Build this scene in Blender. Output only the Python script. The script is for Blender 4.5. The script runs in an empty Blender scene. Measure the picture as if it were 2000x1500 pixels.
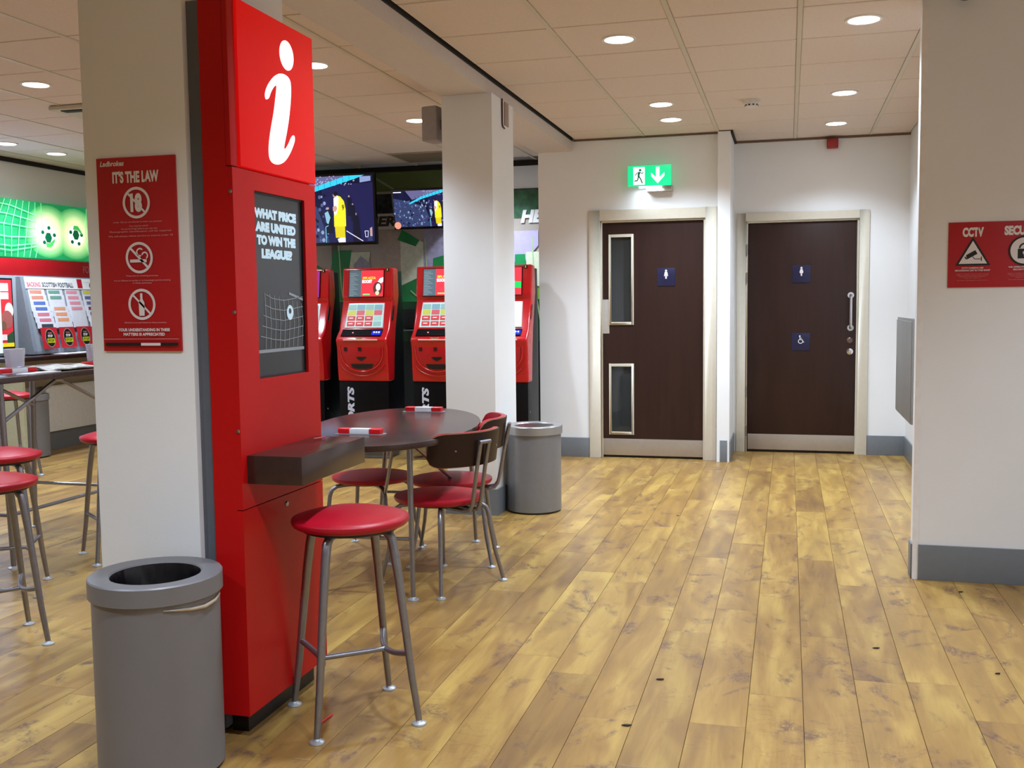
import bpy, bmesh, math, random
from mathutils import Vector, Matrix
random.seed(7)
C = bpy.context.scene.collection
PI = math.pi
# ------------------------------------------------------------------ camera
CH = 1.30
cam_d = bpy.data.cameras.new('camera'); cam = bpy.data.objects.new('camera', cam_d); C.objects.link(cam)
bpy.context.scene.camera = cam
cam_d.sensor_width = 36; cam_d.lens = 1980.65 / 2000 * 36; cam_d.clip_start = .05
_y, _p, _r = [math.radians(a) for a in (15.26774, -4.4763, -.67562)]
_f = Vector((-math.sin(_y)*math.cos(_p), math.cos(_y)*math.cos(_p), math.sin(_p)))
_rt = Vector((math.cos(_y), math.sin(_y), 0)); _u = _rt.cross(_f)
_r2 = math.cos(_r)*_rt + math.sin(_r)*_u; _u2 = -math.sin(_r)*_rt + math.cos(_r)*_u
cam.matrix_world = Matrix(((_r2.x, _u2.x, -_f.x, 0), (_r2.y, _u2.y, -_f.y, 0), (_r2.z, _u2.z, -_f.z, CH), (0, 0, 0, 1)))
# ------------------------------------------------------------------ world, exposure
W = bpy.data.worlds.new('world'); bpy.context.scene.world = W; W.use_nodes = True
W.node_tree.nodes['Background'].inputs[0].default_value = (.9, .92, 1, 1)
W.node_tree.nodes['Background'].inputs[1].default_value = .05
vs = bpy.context.scene.view_settings
vs.view_transform = 'Standard'; vs.look = 'None'; vs.gamma = 1; vs.use_curve_mapping = False
vs.exposure = 0.0
# ceiling downlights and added fill lamps: (x, y, watts)
ZC = 2.66
LP = [(-.86, 5.33), (.34, 5.33), (.34, 7.13), (-.86, 7.13), (-.86, 7.74), (.34, 8.32),
      (-.86, 3.33), (-.86, 1.53), (.34, 1.53), (1.54, 3.53), (1.54, 1.53), (.34, -.67), (-.86, -.67),  # the farthest-right pair is unseen, added to brighten the right wall
      (-2.66, 7.16), (-2.60, 5.36), (-4.41, 5.29), (-6.19, 7.05), (-6.19, 7.64), (-4.41, 7.13),
      (-2.66, 3.56), (-4.41, 3.53), (-6.19, 5.3), (-2.66, 1.13), (-4.41, 1.13), (-6.19, 3.5), (-2.66, 8.9)]
WATT = 142.0
for i, (x, y) in enumerate(LP):
    l = bpy.data.lights.new('downlight_or_fill_lamp', 'SPOT'); l.energy = WATT * (.68 if y == 8.32 else 1.3 if (x == -.86 and y > 7) else 1.06); l.color = (.735, .86, 1.01) if x > -3 else (.72, .83, 1.01)
    l.spot_size = math.radians(124); l.spot_blend = .9; l.shadow_soft_size = .065
    o = bpy.data.objects.new('downlight_or_fill_lamp', l); o.location = (x, y, ZC - .03); C.objects.link(o)

# ------------------------------------------------------------------ materials
def lin(c):
    if isinstance(c, str): c = [int(c[i:i+2], 16)/255 for i in (0, 2, 4)]
    return tuple((v/12.92 if v <= .04045 else ((v+.055)/1.055)**2.4) for v in c) + (1,)
MC = {}
def mat(name, col, rough=.5, metal=0, emit=0, var=.04, scale=30, bump=0, bscale=200, spec=.5, ecol=None, coat=0, aniso=None):
    if name in MC: return MC[name]
    m = bpy.data.materials.new(name); m.use_nodes = True; MC[name] = m
    nt = m.node_tree; N = nt.nodes; L = nt.links; b = N['Principled BSDF']
    c = lin(col)
    b.inputs['Roughness'].default_value = rough; b.inputs['Metallic'].default_value = metal
    b.inputs['Specular IOR Level'].default_value = spec
    if coat: b.inputs['Coat Weight'].default_value = coat; b.inputs['Coat Roughness'].default_value = .1
    tc = N.new('ShaderNodeTexCoord')
    if var:
        nz = N.new('ShaderNodeTexNoise'); nz.inputs['Scale'].default_value = scale; nz.inputs['Detail'].default_value = 4
        rp = N.new('ShaderNodeValToRGB')
        rp.color_ramp.elements[0].position = .3; rp.color_ramp.elements[1].position = .7
        rp.color_ramp.elements[0].color = tuple(v*(1-var) for v in c[:3]) + (1,)
        rp.color_ramp.elements[1].color = tuple(min(1, v*(1+var)) for v in c[:3]) + (1,)
        L.new(tc.outputs['Object'], nz.inputs['Vector']); L.new(nz.outputs['Fac'], rp.inputs['Fac'])
        L.new(rp.outputs['Color'], b.inputs['Base Color'])
    else: b.inputs['Base Color'].default_value = c
    if bump:
        n2 = N.new('ShaderNodeTexNoise'); n2.inputs['Scale'].default_value = bscale; n2.inputs['Detail'].default_value = 3
        bp = N.new('ShaderNodeBump'); bp.inputs['Strength'].default_value = bump; bp.inputs['Distance'].default_value = .002
        L.new(tc.outputs['Object'], n2.inputs['Vector']); L.new(n2.outputs['Fac'], bp.inputs['Height']); L.new(bp.outputs['Normal'], b.inputs['Normal'])
    if emit:
        b.inputs['Emission Color'].default_value = lin(ecol) if ecol else c
        b.inputs['Emission Strength'].default_value = emit
    return m
WHITE = mat('white_paint', 'dcd9d6', .6, bump=.1, bscale=90, var=.015, scale=3)
WALLP = mat('wall_paint', 'e8e8e8', .62, bump=.12, bscale=120, var=.02, scale=2)
FRAMEP = mat('cream_gloss', 'cec6b5', .35, var=.02)
GREYB = mat('grey_skirting', '71767b', .45, var=.03)
TILE = mat('ceiling_tile', 'dccbbd', .9, bump=.25, bscale=300, var=.03, scale=60)
BAR = mat('ceiling_bar', 'cfc4b0', .5, var=.02)
BLACK = mat('black', '0b0b0c', .4, var=0)
GAP = mat('shadow_gap', '1c120e', .8, var=0)
DOORW = None
REDP = mat('red_paint', 'b40e0e', .4, var=.03, scale=5, spec=.22)
REDV = mat('red_vinyl', 'a80c22', .36, var=.05, scale=14, bump=.25, bscale=420, spec=.4)
STEEL = mat('satin_steel', 'a2a2a6', .3, 1, var=.06, scale=40)
LEGM = mat('grey_leg_metal', '8e8d94', .33, .85, var=.06, scale=60)
CHROME = mat('chrome', 'd8d8dc', .12, 1, var=.02)
DARKLAM = mat('dark_laminate', '35221e', .22, var=.12, scale=25)
DARKEDGE = mat('dark_edge', '2a1a17', .4, var=.1)
WENGE = mat('wenge_ply', '26130f', .42, var=.2, scale=50, spec=.35)
PLYEDGE = mat('ply_edge', 'b98a68', .5, var=.1)
BINGREY = mat('bin_grey_paint', '7a787b', .45, .35, var=.03, scale=5)
BINSILV = mat('bin_silver', 'a9a9a9', .33, .7, var=.03, scale=5)
BAG = mat('black_bag', '0b0b10', .3, var=.2, scale=30, bump=.6, bscale=25)
PRW = mat('print_white', 'e4dcdc', .5, var=0)
PRK = mat('print_black', '15100f', .5, var=0)
PRR = mat('print_red', 'b3161c', .4, var=.04, scale=6)

def wood_floor():
    m = bpy.data.materials.new('oak_laminate'); m.use_nodes = True
    nt = m.node_tree; N = nt.nodes; L = nt.links; b = N['Principled BSDF']
    geo = N.new('ShaderNodeNewGeometry')
    a1 = N.new('ShaderNodeAttribute'); a1.attribute_type = 'OBJECT'; a1.attribute_name = 'pid'
    a2 = N.new('ShaderNodeAttribute'); a2.attribute_type = 'GEOMETRY'; a2.attribute_name = 'pidg'
    ad = N.new('ShaderNodeMath'); ad.operation = 'ADD'; L.new(a1.outputs['Fac'], ad.inputs[0]); L.new(a2.outputs['Fac'], ad.inputs[1])
    wn = N.new('ShaderNodeTexWhiteNoise'); wn.noise_dimensions = '1D'; L.new(ad.outputs[0], wn.inputs['W'])
    off = N.new('ShaderNodeVectorMath'); off.operation = 'SCALE'; L.new(wn.outputs['Color'], off.inputs[0]); off.inputs['Scale'].default_value = 37
    pos = N.new('ShaderNodeVectorMath'); pos.operation = 'ADD'; L.new(geo.outputs['Position'], pos.inputs[0]); L.new(off.outputs[0], pos.inputs[1])
    def noise(sx, sy, scale, detail, dist=0, rough=.5):
        mp = N.new('ShaderNodeMapping'); mp.inputs['Scale'].default_value = (sx, sy, 1); L.new(pos.outputs[0], mp.inputs['Vector'])
        n = N.new('ShaderNodeTexNoise'); n.inputs['Scale'].default_value = scale; n.inputs['Detail'].default_value = detail
        n.inputs['Distortion'].default_value = dist; n.inputs['Roughness'].default_value = rough
        L.new(mp.outputs[0], n.inputs['Vector']); return n
    def ramp(src, els):
        r = N.new('ShaderNodeValToRGB'); e = r.color_ramp.elements
        while len(e) < len(els): e.new(.5)
        for k, (p, c) in enumerate(els): e[k].position = p; e[k].color = lin(c)
        L.new(src, r.inputs['Fac']); return r
    def mix(kind, f, a, bb):
        x = N.new('ShaderNodeMix'); x.data_type = 'RGBA'; x.blend_type = kind
        if isinstance(f, float): x.inputs['Factor'].default_value = f
        else: L.new(f, x.inputs['Factor'])
        for s, v in ((x.inputs[6], a), (x.inputs[7], bb)):
            if isinstance(v, tuple): s.default_value = v
            else: L.new(v, s)
        return x.outputs[2]
    tone = ramp(wn.outputs['Value'], [(0, '7b5c36'), (.35, '926f3d'), (.7, 'a07b43'), (1, 'b5944f')])
    cloud = noise(4.5, .8, 2.0, 3, .7)
    c1 = ramp(cloud.outputs['Fac'], [(.30, '725434'), (.5, '97743c'), (.70, 'c0a155')])
    col = mix('MIX', .55, tone.outputs['Color'], c1.outputs['Color'])
    grain = noise(26, 2.2, 3.0, 5, 1.2)
    g1 = ramp(grain.outputs['Fac'], [(.25, 'c4c0b8'), (.55, 'f6f4f0'), (.8, 'ffffff')])
    col = mix('MULTIPLY', .38, col, g1.outputs['Color'])
    # knots and purple-brown burr figure
    kn = noise(3.6, 2.4, 1.5, 6, 1.6, .62)
    km = ramp(kn.outputs['Fac'], [(.55, '000000'), (.66, 'ffffff')])
    kn2 = noise(9, 5, 3.0, 6, 2.5, .7)
    km2 = ramp(kn2.outputs['Fac'], [(.38, '000000'), (.56, 'ffffff')])
    kk = mix('MULTIPLY', 1.0, km.outputs['Color'], km2.outputs['Color'])
    kb = N.new('ShaderNodeRGBToBW'); L.new(kk, kb.inputs[0])
    ks = N.new('ShaderNodeMath'); ks.operation = 'MULTIPLY'; ks.inputs[1].default_value = .85; L.new(kb.outputs[0], ks.inputs[0])
    col = mix('MIX', ks.outputs[0], col, lin('5e443a'))
    ck = noise(3.0, 9.0, 1.6, 4, 1.2, .6)
    cm = ramp(ck.outputs['Fac'], [(.485, '000000'), (.5, 'ffffff'), (.515, '000000')])
    cg = noise(2.4, 1.6, 1.3, 2, .5)
    cgm = ramp(cg.outputs['Fac'], [(.54, '000000'), (.62, 'ffffff')])
    cx_ = mix('MULTIPLY', 1.0, cm.outputs['Color'], cgm.outputs['Color'])
    cb_ = N.new('ShaderNodeRGBToBW'); L.new(cx_, cb_.inputs[0])
    cs_ = N.new('ShaderNodeMath'); cs_.operation = 'MULTIPLY'; cs_.inputs[1].default_value = .38; L.new(cb_.outputs[0], cs_.inputs[0])
    col = mix('MIX', cs_.outputs[0], col, lin('5a4130'))
    # small dark eye knots
    mp = N.new('ShaderNodeMapping'); mp.inputs['Scale'].default_value = (3.2, 2.0, 1); L.new(pos.outputs[0], mp.inputs['Vector'])
    vo = N.new('ShaderNodeTexVoronoi'); vo.inputs['Scale'].default_value = 1.0; L.new(mp.outputs[0], vo.inputs['Vector'])
    vm = ramp(vo.outputs['Distance'], [(.015, 'ffffff'), (.05, '000000')])
    vb = N.new('ShaderNodeRGBToBW'); L.new(vm.outputs['Color'], vb.inputs[0])
    v2 = N.new('ShaderNodeMath'); v2.operation = 'MULTIPLY'; v2.inputs[1].default_value = .55; L.new(vb.outputs[0], v2.inputs[0])
    col = mix('MIX', v2.outputs[0], col, lin('5e4636'))
    L.new(col, b.inputs['Base Color'])
    b.inputs['Roughness'].default_value = .38
    rr = N.new('ShaderNodeMapRange'); rr.inputs[3].default_value = .27; rr.inputs[4].default_value = .42; L.new(grain.outputs['Fac'], rr.inputs[0]); L.new(rr.outputs[0], b.inputs['Roughness'])
    bp = N.new('ShaderNodeBump'); bp.inputs['Strength'].default_value = .12; bp.inputs['Distance'].default_value = .002
    L.new(grain.outputs['Fac'], bp.inputs['Height']); L.new(bp.outputs[0], b.inputs['Normal'])
    b.inputs['Specular IOR Level'].default_value = .42
    return m
WOOD = wood_floor()
def door_mat():
    m = bpy.data.materials.new('dark_door_laminate'); m.use_nodes = True
    nt = m.node_tree; N = nt.nodes; L = nt.links; b = N['Principled BSDF']
    tc = N.new('ShaderNodeTexCoord'); mp = N.new('ShaderNodeMapping'); mp.inputs['Scale'].default_value = (12, 12, 1.0)
    n = N.new('ShaderNodeTexNoise'); n.inputs['Scale'].default_value = 2; n.inputs['Detail'].default_value = 5; n.inputs['Distortion'].default_value = .6
    r = N.new('ShaderNodeValToRGB'); r.color_ramp.elements[0].color = lin('28140f'); r.color_ramp.elements[1].color = lin('301a14')
    r.color_ramp.elements[0].position = .3; r.color_ramp.elements[1].position = .7
    L.new(tc.outputs['Object'], mp.inputs[0]); L.new(mp.outputs[0], n.inputs[0]); L.new(n.outputs['Fac'], r.inputs[0]); L.new(r.outputs[0], b.inputs['Base Color'])
    b.inputs['Roughness'].default_value = .42; b.inputs['Specular IOR Level'].default_value = .35
    return m
DOORW = door_mat()
def glass_mat():
    m = bpy.data.materials.new('dark_glass'); m.use_nodes = True
    b = m.node_tree.nodes['Principled BSDF']; b.inputs['Base Color'].default_value = (.25, .27, .27, 1)
    b.inputs['Transmission Weight'].default_value = .9; b.inputs['Roughness'].default_value = .03; b.inputs['IOR'].default_value = 1.45
    return m
GLASS = glass_mat()
def clear_mat():
    m = bpy.data.materials.new('clear_plastic'); m.use_nodes = True
    b = m.node_tree.nodes['Principled BSDF']; b.inputs['Base Color'].default_value = (.93, .93, .97, 1)
    b.inputs['Transmission Weight'].default_value = .75; b.inputs['Roughness'].default_value = .12; b.inputs['IOR'].default_value = 1.3
    return m
CLEAR = clear_mat()

# ------------------------------------------------------------------ mesh helpers
class MB:
    def __init__(s): s.v = []; s.f = []
    def add(s, vs, fs):
        k = len(s.v); s.v += [tuple(v) for v in vs]; s.f += [tuple(i+k for i in f) for f in fs]; return s
    def box(s, x0, x1, y0, y1, z0, z1, M=None):
        P = [Vector((x, y, z)) for z in (z0, z1) for y in (y0, y1) for x in (x0, x1)]
        if M: P = [M @ p for p in P]
        return s.add(P, [(0, 2, 3, 1), (4, 5, 7, 6), (0, 1, 5, 4), (2, 6, 7, 3), (0, 4, 6, 2), (1, 3, 7, 5)])
    def tube(s, pts, r, n=12, caps=True):
        pts = [Vector(p) for p in pts]; R = r if isinstance(r, (list, tuple)) else [r]*len(pts)
        vs = []; fs = []; prev = None
        for i, p in enumerate(pts):
            t = (pts[min(i+1, len(pts)-1)] - pts[max(i-1, 0)]).normalized()
            if prev is None:
                a = Vector((0, 0, 1)) if abs(t.z) < .9 else Vector((1, 0, 0)); u = t.cross(a).normalized()
            else: u = (prev - t*prev.dot(t)).normalized()
            prev = u; w = t.cross(u)
            for k in range(n):
                an = 2*PI*k/n; vs.append(p + R[i]*(math.cos(an)*u + math.sin(an)*w))
        for i in range(len(pts)-1):
            for k in range(n):
                a = i*n+k; b = i*n+(k+1) % n; fs.append((a, b, b+n, a+n))
        if caps: fs.append(tuple(range(n-1, -1, -1))); fs.append(tuple((len(pts)-1)*n+k for k in range(n)))
        return s.add(vs, fs)
    def lathe(s, prof, n=40, c=(0, 0, 0), sx=1, sy=1, axis='z', close=False):
        vs = []; fs = []; c = Vector(c)
        for r, z in prof:
            for k in range(n):
                a = 2*PI*k/n; x, y = r*math.cos(a)*sx, r*math.sin(a)*sy
                vs.append(c + (Vector((x, y, z)) if axis == 'z' else Vector((x, z, y)) if axis == 'y' else Vector((z, x, y))))
        m = len(prof)
        for i in range(m-1 + (1 if close else 0)):
            for k in range(n):
                a = i*n+k; b = i*n+(k+1) % n; j = ((i+1) % m)*n; fs.append((a, b, j+(k+1) % n, j+k))
        if not close:
            if prof[0][0] > 1e-5: fs.append(tuple(range(n-1, -1, -1)))
            if prof[-1][0] > 1e-5: fs.append(tuple((m-1)*n+k for k in range(n)))
        return s.add(vs, fs)
    def prism(s, poly, fn, d0, d1):   # poly 2d -> fn(a,b,d)
        n = len(poly); vs = [fn(a, b, d0) for a, b in poly] + [fn(a, b, d1) for a, b in poly]
        return s.add(vs, [tuple(range(n-1, -1, -1)), tuple(range(n, 2*n))] + [(i, (i+1) % n, n+(i+1) % n, n+i) for i in range(n)])
    def bm(s):
        b = bmesh.new(); vv = [b.verts.new(v) for v in s.v]
        for f in s.f:
            try: b.faces.new([vv[i] for i in f])
            except ValueError: pass
        bmesh.ops.remove_doubles(b, verts=b.verts, dist=1e-5)
        bmesh.ops.recalc_face_normals(b, faces=b.faces)
        return b
    def build(s, name, m, parent=None, bevel=0, smooth=30, seg=2, **kw):
        b = s.bm()
        if bevel:
            es = [e for e in b.edges if len(e.link_faces) == 2 and e.calc_face_angle(0) > .5]
            bmesh.ops.bevel(b, geom=es, offset=bevel, segments=seg, profile=.6, affect='EDGES', clamp_overlap=True)
        return link(name, b, m, parent, smooth, **kw)
def wloc(o):
    v = Vector((0, 0, 0))
    while o is not None: v += o.location; o = o.parent
    return v
def link(name, b, m, parent=None, smooth=30, kind=None):
    me = bpy.data.meshes.new(name); off = wloc(parent) if parent else Vector((0, 0, 0))
    if off.length: bmesh.ops.translate(b, verts=b.verts, vec=-off)
    b.to_mesh(me); b.free(); me.materials.append(m)
    if smooth:
        me.shade_smooth(); me.set_sharp_from_angle(angle=math.radians(smooth))
    o = bpy.data.objects.new(name, me); C.objects.link(o)
    if parent: o.parent = parent
    if kind: o['kind'] = kind
    return o
def thing(name, label, cat, loc=(0, 0, 0), group=None):
    o = bpy.data.objects.new(name, None); o.empty_display_size = .1; o.location = loc; C.objects.link(o)
    o['label'] = label; o['category'] = cat
    if group: o['group'] = group
    return o
def tag(o, label, cat, group=None):
    o['label'] = label; o['category'] = cat
    if group: o['group'] = group
    return o
def struct(o): o['kind'] = 'structure'; return o
def sempty(name, loc=(0, 0, 0)):
    o = bpy.data.objects.new(name, None); o.location = loc; C.objects.link(o); o['kind'] = 'structure'; return o
def copy_tree(o, parent=None):
    c = o.copy(); C.objects.link(c); c.parent = parent
    for ch in list(o.children): copy_tree(ch, c)
    return c
def place(o, x, y, rz=0, z=0, label=None):
    o.location = (x, y, z); o.rotation_euler = (0, 0, rz)
    if label: o['label'] = label
    return o
def arc(c, r, a0, a1, n, fn): return [fn(c[0]+r*math.cos(a0+(a1-a0)*i/n), c[1]+r*math.sin(a0+(a1-a0)*i/n)) for i in range(n+1)]

# flat printing on a plane: frame gives origin, unit u, unit v, normal n
class Print:
    def __init__(s, parent, o, u, v, step=.0006, d0=.0008):
        s.p = parent; s.o = Vector(o); s.u = Vector(u).normalized(); s.v = Vector(v).normalized(); s.n = s.u.cross(s.v)
        s.layers = []; s.k = 0; s.step = step; s.d0 = d0
    def P(s, a, b, d=0): return s.o + s.u*a + s.v*b + s.n*d
    def lay(s, m, name):
        d = s.d0 + s.step*s.k
        if not s.layers or s.layers[-1][0] is not m or s.layers[-1][2] != name:
            s.k += 1; d = s.d0 + s.step*s.k; s.layers.append((m, MB(), name, d))
        return s.layers[-1]
    def poly(s, pts, m, name='graphic'):
        L = s.lay(m, name); n = len(pts); L[1].add([s.P(a, b, L[3]) for a, b in pts], [tuple(range(n))]); return s
    def rect(s, a0, b0, a1, b1, m, name='graphic'): return s.poly([(a0, b0), (a1, b0), (a1, b1), (a0, b1)], m, name)
    def disc(s, a, b, r, m, name='graphic', ry=None, n=28):
        ry = ry or r; return s.poly([(a+r*math.cos(2*PI*k/n), b+ry*math.sin(2*PI*k/n)) for k in range(n)], m, name)
    def ring(s, a, b, r0, r1, m, name='graphic', n=36, a0=0, a1=2*PI):
        L = s.lay(m, name)
        for k in range(n):
            t0 = a0+(a1-a0)*k/n; t1 = a0+(a1-a0)*(k+1)/n
            L[1].add([s.P(a+r*math.cos(t), b+r*math.sin(t), L[3]) for r, t in ((r0, t0), (r1, t0), (r1, t1), (r0, t1))], [(0, 1, 2, 3)])
        return s
    def line(s, pts, w, m, name='graphic'):
        L = s.lay(m, name)
        for (a, b), (c, d) in zip(pts, pts[1:]):
            l = math.hypot(c-a, d-b) or 1; nx, ny = -(d-b)/l*w/2, (c-a)/l*w/2
            L[1].add([s.P(x, y, L[3]) for x, y in ((a+nx, b+ny), (a-nx, b-ny), (c-nx, d-ny), (c+nx, d+ny))], [(0, 1, 2, 3)])
        return s
    def text(s, t, a, b, w, h, m, bold=.02, shear=0, rot=0, name='lettering', res=3):   # box centre a,b width w height h
        L = s.lay(m, name)
        cu = bpy.data.curves.new('t', 'FONT'); cu.body = t; cu.offset = bold; cu.resolution_u = res; cu.shear = shear
        ob = bpy.data.objects.new('t', cu); C.objects.link(ob)
        dg = bpy.context.evaluated_depsgraph_get(); dg.update(); me = bpy.data.meshes.new_from_object(ob.evaluated_get(dg))
        xs = [v.co.x for v in me.vertices]; ys = [v.co.y for v in me.vertices]
        if xs:
            x0, x1, y0, y1 = min(xs), max(xs), min(ys), max(ys); kx = w/max(1e-6, x1-x0); ky = h/max(1e-6, y1-y0)
            cr, sr = math.cos(rot), math.sin(rot); P = []
            for v in me.vertices:
                x = (v.co.x-(x0+x1)/2)*kx; y = (v.co.y-(y0+y1)/2)*ky
                P.append(s.P(a+x*cr-y*sr, b+x*sr+y*cr, L[3]))
            L[1].add(P, [tuple(p.vertices) for p in me.polygons])
        bpy.data.objects.remove(ob); bpy.data.curves.remove(cu); bpy.data.meshes.remove(me)
        return s
    def done(s):
        for m, mb, name, d in s.layers:
            b = bmesh.new(); vv = [b.verts.new(v) for v in mb.v]
            for f in mb.f:
                try: b.faces.new([vv[i] for i in f])
                except ValueError: pass
            b.normal_update()
            for f in b.faces:
                if f.normal.dot(s.n) < 0: f.normal_flip()
            link(name, b, m, s.p, 0)

# ------------------------------------------------------------------ setting
XL, XR, YB, YD1, YD2, YN = -6.75, .95, 9.45, 8.43, 8.98, -2.2
# floor
floor = struct(MB().box(XL, 2.2, YN, YB, -.06, -.0095).build('floor', GAP, None, smooth=0))
PW, PL = .1715, 1.215
cols = range(int((XL+.801)//PW), int((2.2+.801)//PW)+1)
allp = []
for c in cols:
    x0 = -.801 + c*PW; rnd = random.Random(c*31+5); o = rnd.random()*PL
    k = 0; y = YN - PL + o
    while y < YB:
        a, b = max(y, YN), min(y+PL, YB); xa, xb = max(x0, XL), min(x0+PW, 2.2)
        if b-a > .03 and xb-xa > .02: allp.append((xa, xb, a, b, abs(hash((c*7919+k*104729) % 99991)) / 99991.0*50+1))
        y += PL; k += 1
def visible(p):
    for sx, sy in ((p[0], p[2]), (p[1], p[3]), (p[0], p[3]), (p[1], p[2]), ((p[0]+p[1])/2, (p[2]+p[3])/2)):
        d = Vector((sx, sy, -CH)); zc = d.dot(_f)
        if zc < .2: continue
        px = 1000+1980.65*d.dot(_r2)/zc; py = 750-1980.65*d.dot(_u2)/zc
        if -10 < px < 2010 and py < 1520:
            if sx > .57 and sy > 5.1 and px > 1780: continue
            if sy > YD1 and sx > -2: continue
            return True
    return False
vis = [p for p in allp if visible(p)]
vis.sort(key=lambda p: math.hypot((p[0]+p[1])/2, (p[2]+p[3])/2)); near = vis[:296]; ns = set(near)
def plank_bm(xa, xb, a, b, bv=.0007):
    m = MB().box(xa+.0007, xb-.0007, a+.0006, b-.0006, -.009, 0).bm()
    es = [e for e in m.edges if all(v.co.z > -.001 for v in e.verts)]
    bmesh.ops.bevel(m, geom=es, offset=bv, segments=1, affect='EDGES'); return m
shared = {}
for p in near:
    w, l = round(p[1]-p[0], 4), round(p[3]-p[2], 4)
    if (w, l) not in shared:
        b = plank_bm(0, w, 0, l); me = bpy.data.meshes.new('plank'); b.to_mesh(me); b.free(); me.materials.append(WOOD); shared[(w, l)] = me
    o = bpy.data.objects.new('plank', shared[(w, l)]); o.location = (p[0], p[2], 0); o['pid'] = float(p[4]); C.objects.link(o); o.parent = floor
rest = [p for p in allp if p not in ns]
bb = bmesh.new(); la = bb.faces.layers.float.new('pidg')
for p in rest:
    q = [bb.verts.new(v) for v in ((p[0]+.0006, p[2]+.0006, 0), (p[1]-.0006, p[2]+.0006, 0), (p[1]-.0006, p[3]-.0006, 0), (p[0]+.0006, p[3]-.0006, 0))]
    r = [bb.verts.new(v.co + Vector((0, 0, -.009))) for v in q]
    fs = [bb.faces.new(q)] + [bb.faces.new((q[i], r[i], r[(i+1) % 4], q[(i+1) % 4])) for i in range(4)]
    for f in fs: f[la] = p[4]
far = link('outer_planks', bb, WOOD, floor, 0); far['kind'] = 'stuff'

# ceiling: backing, tiles, bars
ceil = struct(MB().box(XL, 2.2, YN, YB, 2.70, 2.78).build('ceiling', mat('ceiling_void', '1e150e', .9), None, smooth=0))
YJ = [5.03 + .6*k for k in range(-12, 8)]
xr = [-1.745, -1.16, -.56, .04, .64, 1.24, 1.84, 2.2]; xl = [-2.06 - .0, -2.31, -2.91, -3.51, -4.11, -4.71, -5.31, -5.91, -6.51, XL]
xl = xl[::-1]
tm = {}
def tile(x0, x1, y0, y1):
    w, l = round(x1-x0, 3), round(y1-y0, 3)
    if w < .03 or l < .03: return
    if (w, l) not in tm:
        b = MB().box(0, w, 0, l, 0, .016).bm()
        es = [e for e in b.edges if all(v.co.z < .001 for v in e.verts)]
        bmesh.ops.bevel(b, geom=es, offset=.003, segments=1, affect='EDGES')
        me = bpy.data.meshes.new('ceiling_tile'); b.to_mesh(me); b.free(); me.materials.append(TILE); tm[(w, l)] = me
    o = bpy.data.objects.new('ceiling_tile', tm[(w, l)]); o.location = (x0, y0, ZC+.004); C.objects.link(o); o.parent = ceil
for xs in (xr, xl):
    for i in range(len(xs)-1):
        for y0, y1 in zip(YJ, YJ[1:]):
            ya, yb = max(y0+.0065, YN), min(y1-.0065, YB-.005)
            right = xs is xr
            if right:
                if y0 > YD2: continue
                if xs[i+1] <= -.55 and y0 > YD1-.1: continue
                yb = min(yb, (YD1 if xs[i+1] < -.55 else YD2)-.004)
                if xs[i] > .9 and y0 > 5.0: continue
                if xs[i] > .9: yb = min(yb, 4.97)
                xb = min(xs[i+1]-.0125, XR-.005) if y0 > 4.6 else xs[i+1]-.0125
            else: xb = xs[i+1]-.0125
            if yb-ya < .03: continue
            tile(xs[i]+.0125, xb, ya, yb)
for x in xr[1:-1]:
    y1 = YD1-.002 if x < -.55 else (YD2-.002 if x < .9 else 4.975)
    MB().box(x-.012, x+.012, YN, y1, ZC, ZC+.034).build('ceiling_bar', BAR, ceil, smooth=0)
for x in xl[1:-1]:
    MB().box(x-.012, x+.012, YN, YB-.002, ZC, ZC+.034).build('ceiling_bar', BAR, ceil, smooth=0)
# soffit beam carried by the two columns
struct(MB().box(-2.06, -1.76, YN, YB if False else 8.43, 2.57, 2.698).build('ceiling_beam', mat('beam_paint', 'cfc3ba', .7, var=.02), None, smooth=0))
struct(MB().box(-1.76, -1.750, YN, 8.425, 2.655, 2.699).build('trim_1', GAP, None, smooth=0))
# walls
def wall(name, boxes, m=WALLP):
    mb = MB()
    for b in boxes: mb.box(*b)
    return struct(mb.build(name, m, None, smooth=0))
wall('wall_left', [(XL-.12, XL, YN, YB+.12, 0, 2.699)])
wb = wall('wall_back', [(XL, -2.06, YB, YB+.12, 0, 2.699)])
wall('wall_door_side', [(-2.05, -1.525, YD1, YD1+.12, 0, 2.699), (-.655, -.557, YD1, YD1+.12, 0, 2.699), (-1.525, -.655, YD1, YD1+.12, 1.985, 2.699), (-2.05, -1.97, YD1+.12, YB, 0, 2.699)])
wall('wall_pier', [(-.557, -.457, 8.36, YD2, 0, 2.656)])
wall('wall_alcove', [(-.457, -.359, YD2, YD2+.12, 0, 2.699), (.565, XR, YD2, YD2+.12, 0, 2.699), (-.359, .565, YD2, YD2+.12, 1.985, 2.699)])
wall('wall_right', [(XR, XR+.1, 5.08, YD2+.12, 0, 2.699)])
wall('wall_near_right', [(.57, 2.2, 4.98, 5.08, 0, 2.699)])
wall('wall_side', [(2.2, 2.3, YN, 5.08, 0, 2.699)])
wall('wall_rear', [(XL, 2.2, YN-.1, YN, 0, 2.699)])
wall('wall_toilet_backing', [(-1.97, XR, YB, YB+.06, 0, 2.4)], mat('dark_room', '1a1c1d', .8))
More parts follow.
